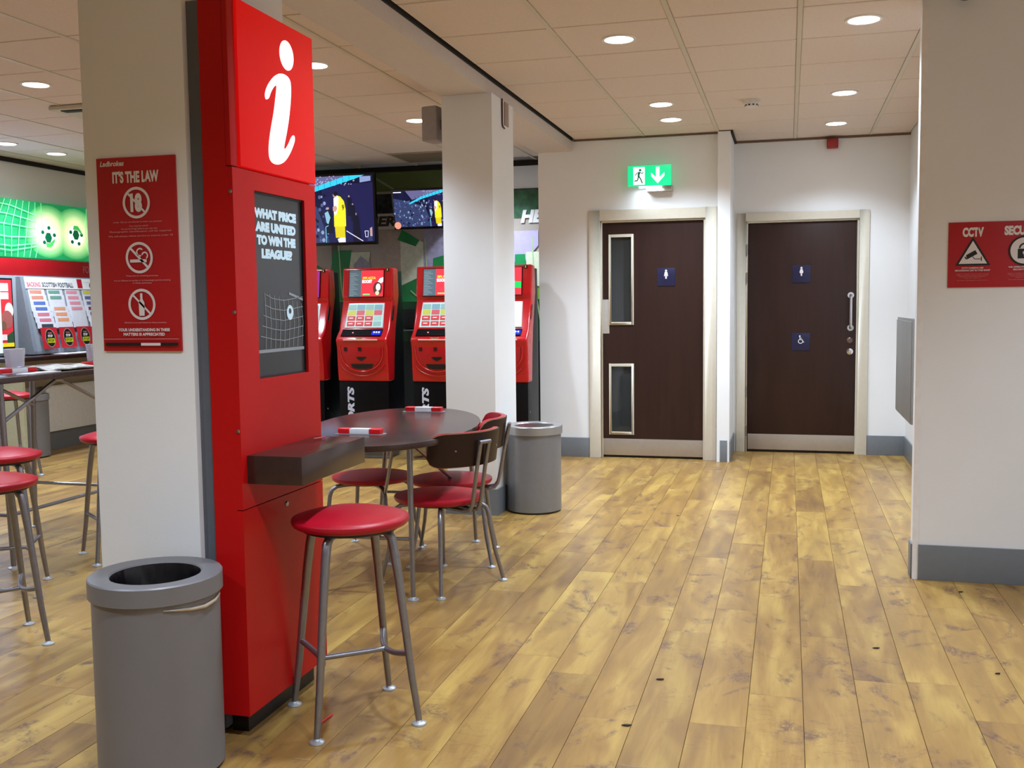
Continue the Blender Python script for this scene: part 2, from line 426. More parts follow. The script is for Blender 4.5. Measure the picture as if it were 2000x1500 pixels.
# dark gap lines at ceiling
struct(MB().box(.548, .57, 4.4, 4.985, 2.64, 2.662).build('trim_2', GAP, None, smooth=0))
struct(MB().box(XL, -2.06, YB-.03, YB, 2.612, 2.662).build('trim_3', GAP, None, smooth=0))
struct(MB().box(XL, XL+.03, YN, YB-.03, 2.625, 2.662).build('trim_4', GAP, None, smooth=0))
struct(MB().box(-1.744, -.56, YD1-.012, YD1, 2.648, 2.661).build('trim_5', mat('dull_bead', '6a5646', .7), None, smooth=0))
struct(MB().box(-.457, XR, YD2-.014, YD2, 2.645, 2.661).build('trim_6', mat('dull_bead2', '705443', .7), None, smooth=0))
struct(MB().box(-.457, -.44, 8.36, YD2-.014, 2.64, 2.662).build('trim_7', GAP, None, smooth=0))
# white strip painting the strong light on the near right wall edge
struct(MB().box(.566, .592, 4.976, 4.98, 0, 2.64).build('trim_8', mat('lit_wall_edge', 'e9e6e4', .3), None, smooth=0))
# skirtings
def skirt(name, x0, x1, y0, y1, h=.165): struct(MB().box(x0, x1, y0, y1, 0, h).build(name, GREYB, None, bevel=.002))
skirt('baseboard_door_side', -2.05, -1.625, YD1-.012, YD1)
skirt('baseboard_pier_front', -.531, -.473, 8.352, 8.36, .177)
skirt('baseboard_pier_side', -.457, -.447, 8.365, YD2-.012)
skirt('baseboard_alcove', .645, XR, YD2-.012, YD2)
skirt('baseboard_right', XR-.012, XR, 5.09, YD2-.012)
skirt('baseboard_near_right', .592, 2.2, 4.968, 4.98)
skirt('baseboard_near_end', .56, .57, 4.985, 5.08)
skirt('baseboard_left', XL, XL+.012, YN, YB)
# columns
def column(i, y0, y1, top, xr=-1.70):
    o = sempty('wall_column' , (-1.875, y0, 0))
    MB().box(-2.05, xr, y0, y1, 0, top).build('shaft', WALLP, o, bevel=.004)
    mb = MB().box(-2.062, xr+.012, y0-.012, y0, 0, .165).box(-2.062, xr+.012, y1, y1+.012, 0, .165).box(xr, xr+.012, y0, y1, 0, .165).box(-2.062, -2.05, y0, y1, 0, .165)
    mb.build('skirting', GREYB, o, smooth=0); return o
column(1, 2.65, 3.27, 2.57); column(2, 5.95, 6.44, 2.57, -1.73)

# ------------------------------------------------------------------ doors
KICK = mat('kick_plate', 'b4aa9f', .35, .6, var=.03)
def door(name, x0, x1, Y, archL, archR, archTop, label_parts):
    d = sempty(name, ((x0+x1)/2, Y, 0)); zt = 1.985
    fr = MB()
    fr.box(archL, x0, Y-.018, Y, 0, archTop).box(x1, archR, Y-.018, Y, 0, archTop).box(x0, x1, Y-.018, Y, zt, archTop)
    fr.box(x0, x0+.016, Y, Y+.1, 0, zt).box(x1-.016, x1, Y, Y+.1, 0, zt).box(x0+.016, x1-.016, Y, Y+.1, zt-.016, zt)
    fr.build('door_frame', FRAMEP, d, bevel=.002)
    return d
# door 1: two vision panels
x0, x1 = -1.524, -.657; Y = YD1
d1 = door('door_1', x0, x1, Y, -1.617, -.566, 2.072, None)
lx0, lx1 = x0+.018, x1-.018; yf, yb = Y+.022, Y+.064; zb = .015; zt = 1.965
hx0, hx1 = -1.440, -1.262
mb = MB().box(lx0, hx0, yf, yb, zb, zt).box(hx1, lx1, yf, yb, zb, zt).box(hx0, hx1, yf, yb, zb, .215).box(hx0, hx1, yf, yb, .775, 1.14).box(hx0, hx1, yf, yb, 1.852, zt)
mb.build('door_leaf', DOORW, d1, smooth=0)
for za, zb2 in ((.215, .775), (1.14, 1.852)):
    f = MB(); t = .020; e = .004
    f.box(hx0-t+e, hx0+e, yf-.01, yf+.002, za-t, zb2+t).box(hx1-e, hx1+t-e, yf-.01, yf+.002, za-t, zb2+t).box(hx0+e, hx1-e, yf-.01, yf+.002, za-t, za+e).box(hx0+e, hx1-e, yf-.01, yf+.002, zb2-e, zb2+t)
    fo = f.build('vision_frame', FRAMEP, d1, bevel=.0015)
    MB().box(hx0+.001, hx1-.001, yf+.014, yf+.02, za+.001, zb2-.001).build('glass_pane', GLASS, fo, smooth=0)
MB().box(-1.515, -.664, yf-.003, yf, .02, .16).build('kick_plate', KICK, d1, bevel=.0008)
MB().box(-1.523, -1.452, yf-.004, yf, 1.048, 1.333).build('push_plate', mat('push_plate_metal', 'c8c4be', .35, .5), d1, bevel=.001)
NAVY = mat('navy_plate', '191a3a', .35)
def sign_plate(d, xc, zc, yf, what):
    s = MB().box(xc-.074, xc+.074, yf-.004, yf, zc-.074, zc+.074).build('toilet_sign', NAVY, d, bevel=.001)
    pr = Print(s, (xc, yf-.004, zc+.02), (1, 0, 0), (0, 0, 1))
    if what == 'man':
        pr.disc(0, .032, .0085, PRW); pr.poly([(-.010, .022), (.010, .022), (.017, -.012), (.012, -.014), (.007, .004), (.006, -.034), (.001, -.034), (0, -.012), (-.001, -.034), (-.006, -.034), (-.007, .004), (-.012, -.014), (-.017, -.012)], PRW)
    elif what == 'woman':
        pr.disc(0, .032, .0085, PRW); pr.poly([(-.008, .022), (.008, .022), (.016, -.004), (.012, -.012), (.006, -.014), (.005, -.036), (-.005, -.036), (-.006, -.014), (-.012, -.012), (-.016, -.004)], PRW)
    else:
        pr.disc(-.008, .028, .007, PRW); pr.line([(-.008, .022), (-.006, -.002), (.012, -.002), (.02, -.024), (.028, -.02)], .006, PRW); pr.line([(-.007, .012), (.008, .010)], .005, PRW)
        pr.ring(-.002, -.016, .015, .02, PRW, a0=math.radians(110), a1=math.radians(350))
    pr.done()
sign_plate(d1, -.978, 1.512, yf, 'man')
MB().box(x0+.018, x1-.018, yf+.01, yb, 0, .012).build('leaf_gap_shade', BLACK, d1, smooth=0)  # black strip stands in for the dark gap below the leaf
# door 2
x0, x1 = -.359, .563; Y = YD2
d2 = door('door_2', x0, x1, Y, -.432, .643, 2.053, None)
yf, yb = Y+.016, Y+.058
MB().box(x0+.018, x1-.018, yf, yb, .018, 1.966).build('door_leaf', DOORW, d2, bevel=.001)
MB().box(-.335, .546, yf-.003, yf, .022, .157).build('kick_plate', KICK, d2, bevel=.0008)
MB().box(x0+.018, x1-.018, yf+.01, yb, 0, .015).build('leaf_gap_shade', BLACK, d2, smooth=0)  # shade under this leaf, put in as a black strip
sign_plate(d2, .102, 1.530, yf, 'woman'); sign_plate(d2, .102, .955, yf, 'chair')
h = MB()
for z in (1.345, 1.072): h.lathe([(0, -.006), (.026, -.006), (.028, 0)], 24, (.503, yf, z), axis='y')
h.build('handle_rose', CHROME, d2)
pts = [(.503, yf-.004, 1.345), (.503, yf-.035, 1.345)] + [(.503, yf-.05, 1.33), (.503, yf-.052, 1.30), (.503, yf-.052, 1.117), (.503, yf-.05, 1.087), (.503, yf-.035, 1.072), (.503, yf-.004, 1.072)]
MB().tube(pts, .011, 14).build('pull_handle', CHROME, d2)
MB().lathe([(0, -.012), (.018, -.012), (.025, -.006), (.026, 0)], 24, (.501, yf, .966), axis='y').build('lock_cover', mat('bronze_lock', '7d6a63', .35, .8), d2)
MB().lathe([(0, -.02), (.011, -.02), (.013, -.008), (.026, -.006), (.027, 0)], 24, (.501, yf, .872), axis='y').build('lock_knob', CHROME, d2)
for zz in (1.70, 1.46, .48, .14):
    MB().tube([(x0+.010, Y-.004, zz), (x0+.010, Y-.004, zz+.09)], .0075, 10).build('hinge', mat('hinge_metal', '9d978a', .4, .6), d2)

# ------------------------------------------------------------------ ceiling fittings
GLOW = mat('downlight_glow', 'ffffff', .5, emit=14, var=0, ecol='fffaf2')
RIM = mat('downlight_rim', 'e8e2da', .4)
lt = thing('ceiling_downlight', '', 'light', (0, 0, 0), 'recessed ceiling downlights')
MB().lathe([(.074, 0), (.088, 0), (.090, .003), (.090, .006), (.074, .006)], 40, close=True).build('trim_ring', RIM, lt)
MB().lathe([(0, .002), (.074, .002), (.074, .005), (0, .005)], 40).build('diffuser', GLOW, lt)
LAB = {0: 'large round downlight above and left of the smoke detector', 1: 'round downlight high at right beside the white wall edge', 2: 'round downlight over the right toilet door, second above the red alarm sounder',
       3: 'round downlight above the exit sign, nearer of the close pair', 4: 'round downlight above the exit sign, farther of the close pair', 5: 'round downlight just above the red alarm sounder'}
LABP = {(-2.66, 7.16): 'round downlight beside the grey speaker on the far column', (-2.60, 5.36): 'round downlight half hidden behind the red information pillar top', (-4.41, 5.29): 'round downlight at upper left in front of the ceiling cassette',
        (-6.19, 7.05): 'round downlight cut by the left edge above the green picture', (-6.19, 7.64): 'small round downlight close to the left wall', (-4.41, 7.13): 'round downlight hidden behind the red information pillar', (-2.66, 8.9): 'round downlight hidden behind the far column by the machines'}
first = True
for i, (x, y) in enumerate(LP):
    lab = LAB.get(i) or LABP.get((x, y))
    if not lab: continue
    o = lt if first else copy_tree(lt); first = False
    place(o, x, y, 0, ZC-.0025, lab)
# smoke detector
sd = thing('smoke_detector', 'white round smoke detector on the tiled ceiling', 'detector', (-.255, 7.18, ZC))
MB().lathe([(0, -.052), (.03, -.052), (.042, -.046), (.045, -.030), (.055, -.028), (.06, -.012), (.06, 0)], 32, (-.255, 7.18, ZC+.004)).build('body', mat('detector_white', 'd8d3cc', .4), sd)
v = MB()
for k in range(10):
    a = 2*PI*k/10; M = Matrix.Translation((-.255, 7.18, ZC-.033)) @ Matrix.Rotation(a, 4, 'Z'); v.box(.040, .0455, -.006, .006, -.006, .003, M)
v.build('vent_slots', BLACK, sd, smooth=0)
# red sounder on wall
al = thing('alarm_sounder', 'red square fire alarm sounder on the wall above the right toilet door', 'alarm', (.338, YD2, 2.6))
MB().box(.293, .384, YD2-.085, YD2-.02, 2.558, 2.636).build('sounder_body', mat('alarm_red', '9c1f1c', .4), al, bevel=.01, seg=3)
MB().box(.303, .374, YD2-.02, YD2, 2.563, 2.63).build('base', mat('alarm_red_dark', '6e1512', .4), al, bevel=.003)
# exit sign
EG = mat('exit_green', '1fd08c', .4, emit=.95, var=0, ecol='00d890'); EW = mat('exit_white', 'ffffff', .4, emit=1.3, var=0)
ex = thing('exit_sign', 'green illuminated emergency exit sign with running figure and down arrow', 'sign', (-1.1, YD1, 2.2))
MB().box(-1.13, -.918, YD1-.07, YD1, 2.205, 2.25).build('housing', mat('exit_housing', 'a89e92', .5), ex, bevel=.004)
MB().box(-1.262, -.93, YD1-.11, YD1-.02, 2.25, 2.256).build('bracket', mat('exit_housing2', 'b9b2a8', .5), ex, smooth=0)
pn = MB().box(-1.272, -.923, YD1-.112, YD1-.098, 2.246, 2.410).build('sign_panel', EG, ex, bevel=.002)
MB().box(-1.185, -1.005, YD1-.1, YD1-.06, 2.234, 2.246).build('light_tube', mat('exit_tube', 'ffffff', .4, emit=6, var=0, ecol='cfeaff'), ex, smooth=0)
pr = Print(pn, (-1.272, YD1-.112, 2.246), (1, 0, 0), (0, 0, 1))
pr.rect(.045, .012, .137, .152, EW)
GF = mat('exit_figure_green', '0a6a50', .5, emit=.25, var=0, ecol='0a9a70')
pr.disc(.100, .128, .011, GF); pr.line([(.095, .115), (.085, .085), (.088, .078)], .018, GF)
pr.line([(.088, .082), (.078, .045), (.052, .043)], .010, GF); pr.line([(.088, .082), (.105, .055), (.118, .022)], .010, GF); pr.line([(.098, .11), (.118, .10), (.125, .115)], .007, GF); pr.line([(.092, .11), (.070, .105), (.062, .085)], .007, GF)
pr.rect(.228, .06, .256, .148, EW, 'arrow'); pr.poly([(.242, .018), (.295, .076), (.295, .104), (.256, .064), (.228, .064), (.190, .104), (.190, .076)], EW, 'arrow')
pr.done()
el = bpy.data.lights.new('exit_lamp', 'AREA'); el.energy = 1.2; el.size = .18; el.size_y = .02; el.shape = 'RECTANGLE'; el.color = (.7, .88, 1)
eo = bpy.data.objects.new('exit_lamp', el); eo.location = (-1.095, YD1-.08, 2.231); C.objects.link(eo)
# dome camera top right
dc = thing('dome_camera', 'dark dome security camera hanging at the top edge on the right wall', 'camera', (.735, 4.93, 2.66))
MB().lathe([(.0, -.02), (.05, -.02), (.056, -.014), (.056, .001)], 32, (.735, 4.92, 2.66)).build('base_ring', RIM, dc)
MB().lathe([(.043*math.cos(a), -.02-.036*math.sin(a)) for a in [k*PI/2/10 for k in range(11)]], 32, (.735, 4.92, 2.66)).build('dome', mat('dome_dark', '1c1815', .12), dc, smooth=60)
# white speaker on far column
sp = thing('wall_speaker', 'pale grey wall speaker on the left side of the far column', 'speaker', (-2.13, 6.2, 2.3))
MB().prism([(-2.228, 6.08), (-2.12, 6.06), (-2.11, 6.2), (-2.20, 6.22)], lambda a, b, d: Vector((a, b, d)), 2.325, 2.54).build('speaker_body', mat('speaker_grey', '9a928f', .55), sp, bevel=.012, seg=3)
MB().box(-2.16, -2.05, 6.12, 6.16, 2.40, 2.46).build('bracket', mat('speaker_bracket', '6a625e', .5), sp, smooth=0)
# cable loop on column
cb = MB().tube([(-1.724, 6.16, 2.572), (-1.724, 6.16, 2.42), (-1.724, 6.17, 2.405), (-1.724, 6.21, 2.398)], .005, 8)
tag(cb.build('cable', mat('brown_cable', '3a2320', .5)), 'short dark cable hooked down the far column just under the ceiling beam', 'cable')
MB
tag(MB().box(-1.73, -1.723, 6.22, 6.31, 2.42, 2.565).build('cover_plate', mat('cover_plate_tan', '9d8577', .5), None, bevel=.002), 'small blank cover plate beside the dark cable on the far column', 'plate')
# ceiling cassette and vent
ca = thing('ceiling_cassette', 'white ceiling air conditioning cassette with dark louvre behind the near column', 'air conditioner', (-4.3, 6.25, ZC))
MB().box(-4.80, -3.98, 5.86, 6.68, ZC-.028, ZC+.002).build('fascia', mat('cassette_white', 'c2b9a4', .5), ca, bevel=.012, seg=3)
MB().box(-4.72, -4.06, 5.885, 5.95, ZC-.034, ZC-.026).build('louvre', GAP, ca, bevel=.002)
MB().box(-4.72, -4.06, 6.59, 6.655, ZC-.034, ZC-.026).build('louvre', GAP, ca, bevel=.002)
MB().box(-4.64, -4.14, 6.02, 6.52, ZC-.033, ZC-.026).build('grille', mat('cassette_grille', '9a917f', .6), ca, bevel=.002)
vn = thing('ceiling_vent', 'dull grey ceiling panel vent near the betting machines', 'vent', (-3.2, 8.85, ZC))
MB().box(-3.49, -2.93, 8.62, 9.18, ZC-.004, ZC+.004).build('panel', mat('vent_grey', '9a8e78', .7), vn, bevel=.001)
v = MB()
for k in range(12): v.box(-3.46, -2.96, 8.66+k*.042, 8.672+k*.042, ZC-.008, ZC-.004)
v.build('slats', mat('vent_slat', '7b705c', .7), vn, smooth=0)

# ------------------------------------------------------------------ grey wall cabinet in alcove
gc = thing('wall_cabinet', 'tall grey metal box on the alcove wall right of the toilet door', 'cabinet', (.82, 6.8, .56))
GM = mat('cabinet_grey', '8d8b88', .4, .3, var=.04, scale=6)
MB().box(.70, XR-.001, 6.35, 7.19, .565, 1.19).build('body', GM, gc, bevel=.004)
MB().box(.694, .70, 6.36, 7.18, .575, 1.172).build('door_panel', GM, gc, bevel=.002)

# ------------------------------------------------------------------ posters
po = thing('law_poster', 'tall red notice about age, smoking and alcohol on the near column', 'poster', (-1.87, 2.65, 1.17))
pb = MB().box(-2.003, -1.735, 2.643, 2.65, 1.174, 1.749).build('board', PRR, po, bevel=.001)
pr = Print(pb, (-2.003, 2.643, 1.749), (1, 0, 0), (0, 0, 1))
W_, H_ = .268, .575
def pt(t, u, v_, w, h, b=.01, shear=0, m=PRW): pr.text(t, u*W_, -v_*H_, w*W_, h*H_, m, b, shear)
pt('Ladbrokes', .205, .030, .31, .027, .03, .25)
pt("IT'S THE LAW", .50, .101, .59, .062, .05)
for cu_, cv in ((.50, .234), (.51, .516), (.52, .757)):
    pr.ring(cu_*W_, -cv*H_, .0385, .0465, PRW)
SM = mat('print_small', 'd7a4a4', .5, var=0)
pr.text('18', .50*W_, -.234*H_, .040, .056, PRW, .06)
pr.line([(.50*W_-.031, -.234*H_+.031), (.50*W_+.031, -.234*H_-.031)], .006, PRW)
c = (.51*W_, -.516*H_)
pr.rect(c[0]-.031, c[1]-.014, c[0]+.026, c[1]-.005, PRW); pr.ring(c[0]+.004, c[1]+.016, .0085, .013, PRW, a0=math.radians(40), a1=math.radians(290)); pr.ring(c[0]+.02, c[1]+.006, .007, .0115, PRW, a0=math.radians(-60), a1=math.radians(170))
pr.line([(c[0]-.03, c[1]+.03), (c[0]+.03, c[1]-.03)], .007, PRW)
c = (.52*W_, -.757*H_)
pr.poly([(c[0]-.009, c[1]-.034), (c[0]+.009, c[1]-.034), (c[0]+.010, c[1]+.004), (c[0]+.004, c[1]+.016), (c[0]+.004, c[1]+.033), (c[0]-.004, c[1]+.033), (c[0]-.004, c[1]+.016), (c[0]-.010, c[1]+.004)], PRW)
pr.line([(c[0]-.031, c[1]+.03), (c[0]+.031, c[1]-.03)], .006, PRW)
for t, u, v_, w in (('Under 18s are not allowed to enter our premises', .51, .333, .62), ('You may be asked', .52, .354, .24), ('for proof of age before you can stay', .53, .368, .46), ('Photographic identification will be required', .54, .382, .78), ('We will always refuse service to anyone under 18', .54, .405, .82),
                   ('These are no smoking premises', .54, .610, .41), ('It is an offence to smoke or to knowingly permit smoking', .54, .634, .72), ('in these premises', .54, .647, .24), ('Alcohol is not permitted on these premises', .56, .852, .54)):
    pt(t, u, v_, w, .011, .0, 0, SM)
pt('YOUR UNDERSTANDING IN THESE', .54, .889, .66, .016, .04); pt('MATTERS IS APPRECIATED', .54, .912, .53, .016, .04)
pr.rect(.02*W_, -.9375*H_, .98*W_, -.9355*H_, SM); pr.rect(.04*W_, -.972*H_, .97*W_, -.956*H_, PRK); pr.rect(.50*W_, -.971*H_, .75*W_, -.957*H_, PRW)
pr.done()
cp = thing('cctv_poster', 'wide red notice with camera triangle and padlock circle on the right wall', 'poster', (.9, 4.98, 1.35))
pb = MB().box(.694, 1.108, 4.974, 4.98, 1.353, 1.645).build('board', mat('print_red2', 'b01322', .4, var=.03, scale=6), cp, bevel=.0008)
pr = Print(pb, (.694, 4.974, 1.353), (1, 0, 0), (0, 0, 1))
pr.text('CCTV', .102, .247, .088, .043, PRW, .06); pr.text('SECURITY', .313, .250, .165, .042, PRW, .06)
pr.poly([(.102, .226), (.030, .098), (.176, .098)], PRK); pr.poly([(.102, .208), (.044, .106), (.162, .106)], PRW)
M2 = lambda x, y: (.098+x*math.cos(.52)-y*math.sin(.52), .147+x*math.sin(.52)+y*math.cos(.52))
pr.poly([M2(-.028, -.009), M2(.022, -.009), M2(.022, .010), M2(-.022, .010)], PRK); pr.poly([M2(-.032, -.007), M2(-.027, -.007), M2(-.027, .006), M2(-.032, .006)], PRK)
pr.line([(.100, .140), (.110, .127), (.138, .127)], .003, PRK); pr.line([(.138, .117), (.138, .137)], .004, PRK)
pr.disc(.314, .160, .066, PRK); pr.disc(.314, .160, .058, PRW); pr.rect(.286, .125, .342, .168, PRK); pr.ring(.314, .170, .017, .024, PRK, a0=0, a1=PI); pr.disc(.314, .15, .008, PRW); pr.rect(.311, .133, .317, .15, PRW)
for t, x, y, w in (('CCTV CAMERAS ARE', .102, .087, .09), ('RECORDING 24/7 IN THIS SHOP', .102, .076, .145), ('WE OPERATE TIME DELAY', .314, .088, .13), ('SECURITY SYSTEMS', .314, .077, .09)):
    pr.text(t, x, y, w, .007, PRW, .03)
for x in (.102, .314):
    for k, w in enumerate((.135, .13, .11, .07)): pr.text('images are held for crime prevention and safety'[:int(w*340)], x, .060-k*.006, w, .0035, SM, 0, res=1)
    pr.text('for more information ask in store', x, .032, .125, .003, SM, 0, res=1)
pr.done()

# ------------------------------------------------------------------ information kiosk
KX = -1.55
kr = REDP
ki = thing('information_pillar', 'tall red information pillar with white letter i and portrait screen on the near column', 'kiosk', (-1.61, 2.91, 0))
MB().box(-1.645, -1.59, 2.705, 3.15, 0, .085).build('plinth', BLACK, ki, smooth=0)
# body with screen recess
y0, y1, zb, zt = 2.645, 3.175, .075, 2.195
sy0, sy1, sz0, sz1 = 2.768, 3.094, 1.083, 1.651
b = MB()
b.box(-1.645, KX-.02, y0, y1, zb, zt)
b.box(KX-.0201, KX, y0, sy0, .86, 1.706).box(KX-.0201, KX, sy1, y1, .86, 1.706).box(KX-.0201, KX, sy0, sy1, .86, sz0).box(KX-.0201, KX, sy0, sy1, sz1, 1.706)
b.box(KX-.0201, KX, y0, y1, zb, .70).box(KX-.0201, KX, y0, y1, .703, .86)
b.build('cabinet', kr, ki, smooth=0)
IR = mat('lightbox_red', 'a40a0a', .4, var=.02, emit=.5, ecol='e81010', spec=.2)
MB().box(KX-.018, KX+.003, y0+.045, y1+.002, 1.713, 2.193).build('lightbox_panel', IR, ki, bevel=.002)
MB().box(KX-.0195, KX-.003, y0, y0+.040, 1.710, 2.195).build('corner_post', kr, ki, bevel=.001)
MB().box(-1.70, -1.645, 2.672, 3.14, .02, 2.19).build('back_panel', mat('kiosk_grey', '5d6168', .4), ki, smooth=0)
pr = Print(ki, (KX+.003, 0, 0), (0, 1, 0), (0, 0, 1), d0=.0003)
IW = mat('lightbox_white', 'ffffff', .4, emit=.95, var=0)
G = [(2.846, 1.936), (2.844, 1.948), (2.853, 1.967), (2.875, 1.991), (2.907, 2.015), (2.945, 2.031), (2.983, 2.034), (3.01, 2.024), (3.016, 1.999), (3.011, 1.957), (2.997, 1.903), (2.981, 1.859), (2.964, 1.821), (2.958, 1.802), (2.966, 1.802), (2.986, 1.819), (3.01, 1.846), (3.027, 1.852), (3.033, 1.842), (3.023, 1.822), (2.995, 1.789), (2.961, 1.762), (2.922, 1.747), (2.885, 1.745), (2.862, 1.756), (2.857, 1.78), (2.862, 1.811), (2.876, 1.853), (2.895, 1.901), (2.908, 1.943), (2.915, 1.969), (2.918, 1.988), (2.905, 1.983), (2.885, 1.964), (2.87, 1.943), (2.861, 1.937), (2.851, 1.934)]
def smoothp(P, n=4):
    out = []; m = len(P)
    for i in range(m):
        p0, p1, p2, p3 = P[i-1], P[i], P[(i+1) % m], P[(i+2) % m]
        for k in range(n):
            t = k/n; out.append(tuple(.5*(2*p1[j]+(p2[j]-p0[j])*t+(2*p0[j]-5*p1[j]+4*p2[j]-p3[j])*t*t+(3*p1[j]-p0[j]-3*p2[j]+p3[j])*t**3) for j in (0, 1)))
    return out
pr.poly(smoothp(G, 3), IW, 'lettering'); pr.disc(2.992, 2.097, .047, IW, 'lettering', ry=.046, n=40); pr.done()
SCB = mat('kiosk_screen', '1e1e20', .25, emit=.35, var=.3, scale=2.5, ecol='303032')
scn = MB().box(KX-.0195, KX-.012, sy0, sy1, sz0, sz1).build('screen', SCB, ki, smooth=0)
MB().box(KX-.0195, KX-.008, sy0, sy0+.006, sz0, sz1).box(KX-.0195, KX-.008, sy1-.006, sy1, sz0, sz1).box(KX-.0195, KX-.008, sy0+.006, sy1-.006, sz0, sz0+.006).box(KX-.0195, KX-.008, sy0+.006, sy1-.006, sz1-.006, sz1).build('bezel', BLACK, ki, smooth=0)
pr = Print(scn, (KX-.012, 0, 0), (0, 1, 0), (0, 0, 1), d0=.0002)
TW = mat('screen_text', '9fb4c0', .4, emit=.55, var=0, ecol='a9bfca'); NT = mat('screen_net', '80858a', .4, emit=.16, var=0)
for t, y, z, w in (('WHAT PRICE', 2.918, 1.588, .272), ('ARE UNITED', 2.918, 1.547, .262), ('TO WIN THE', 2.920, 1.507, .252), ('LEAGUE?', 2.921, 1.466, .200)): pr.text(t, y, z, w, .031, TW, .085)
pr.rect(sy0+.008, 1.160, sy1-.008, 1.170, NT)
for k in range(9):
    y = 2.83+k*.030; pr.line([(y, 1.172), (y+.006+.001*k, 1.25), (y+.003, 1.345-.004*k)], .0022, NT)
for k in range(5):
    z = 1.20+k*.032; pr.line([(2.80+.01*k, z+.012), (2.88, z), (2.95, z-.006), (3.02, z), (3.085, z+.006)], .0022, NT)
pr.line([(2.99, 1.345), (3.085, 1.325)], .008, NT); pr.disc(2.993, 1.283, .022, TW, ry=.024); pr.disc(2.992, 1.288, .009, SCB); pr.done()
for y, z in ((2.645, 1.636), (2.645, 1.287), (2.645, .937)): MB().lathe([(0, -.004), (.004, -.004), (.006, -.001), (.006, 0)], 14, (KX-.008 if z < 2 else 0, y, z), axis='y').build('bolt', STEEL, ki)
MB().lathe([(0, .004), (.007, .004), (.009, .001), (.009, 0)], 16, (KX, 2.913, .671), axis='x').build('bolt', STEEL, ki)
ks = MB().box(KX, -1.372, 2.676, 3.135, .777, .862)
ks.build('shelf', DARKLAM, ki, bevel=.0012)
# ------------------------------------------------------------------ bins
def make_bin(x, y, lab, m, m2, h=.562, r=.172):
    t = thing('litter_bin', lab, 'bin', (x, y, 0))
    MB().lathe([(r, .012), (r, h-.03), (r-.004, h-.03), (r-.004, .012)], 64, (x, y, 0), close=True).build('body', m, t)
    MB().lathe([(0, 0), (r-.006, 0), (r-.006, .0125), (0, .0125)], 64, (x, y, 0)).build('base', BLACK, t)
    R = r+.009
    MB().lathe([(R, h-.052), (R, h-.004), (R-.003, h), (.127, h-.002), (.122, h-.006), (.122, h-.03), (.126, h-.03), (.127, h-.008), (R-.004, h-.008), (R-.004, h-.052)], 64, (x, y, 0), close=True).build('lid_ring', m2, t)
    return t
b1 = make_bin(-1.712, 2.440, 'grey round open-topped bin with black liner at the foot of the near column', BINGREY, BINGREY)
# crumpled liner
b = bmesh.new(); n = 48; rings = []
for j, (r, z) in enumerate(((.1215, .5565), (.1205, .53), (.114, .49), (.10, .455), (.07, .44), (.035, .45), (.0, .44))):
    rg = []
    for k in range(n):
        a = 2*PI*k/n; q = r*(1-(abs(.05*math.sin(7*a+j))+abs(.04*math.sin(17*a+2*j)) if j > 0 else 0)); rg.append(b.verts.new((-1.712+q*math.cos(a), 2.440+q*math.sin(a), z+(random.uniform(-.008, .008) if j > 1 else 0))))
    rings.append(rg)
for r0, r1 in zip(rings, rings[1:]):
    for k in range(n): b.faces.new((r0[k], r0[(k+1) % n], r1[(k+1) % n], r1[k]))
link('liner_bag', b, BAG, b1, 60)
tg = [(-1.712+.176*math.cos(math.radians(a)), 2.440+.176*math.sin(math.radians(a)), z) for a, z in ((-50, .497), (-40, .494), (-25, .488), (-10, .484), (5, .488), (18, .496))]
MB().tube(tg, [.001, .003, .005, .006, .005, .002], 8).build('liner_edge', mat('bag_edge', 'a3917c', .4), b1, smooth=60)
b2 = make_bin(-1.546, 6.17, 'silver round open-topped bin beside the far column', mat('bin_grey2', '85868a', .4, .4, var=.03), BINSILV, .545, .172)
MB().lathe([(.1215, .540), (.118, .50), (.11, .40), (0, .38)], 40, (-1.546, 6.17, 0)).build('liner_bag', BAG, b2, smooth=60)
b3 = make_bin(-6.50, 7.50, 'grey bin with a white liner edge under the left counter', mat('bin_dark', '7d7b79', .5), mat('bin_dark_lid', '8d8d8e', .45), .56, .172)
MB().lathe([(.15, .53), (.12, .5), (.11, .44), (0, .42)], 40, (-6.50, 7.50, 0)).build('liner_bag', mat('white_bag', 'b9b7b4', .4, bump=.8, bscale=30), b3, smooth=60)

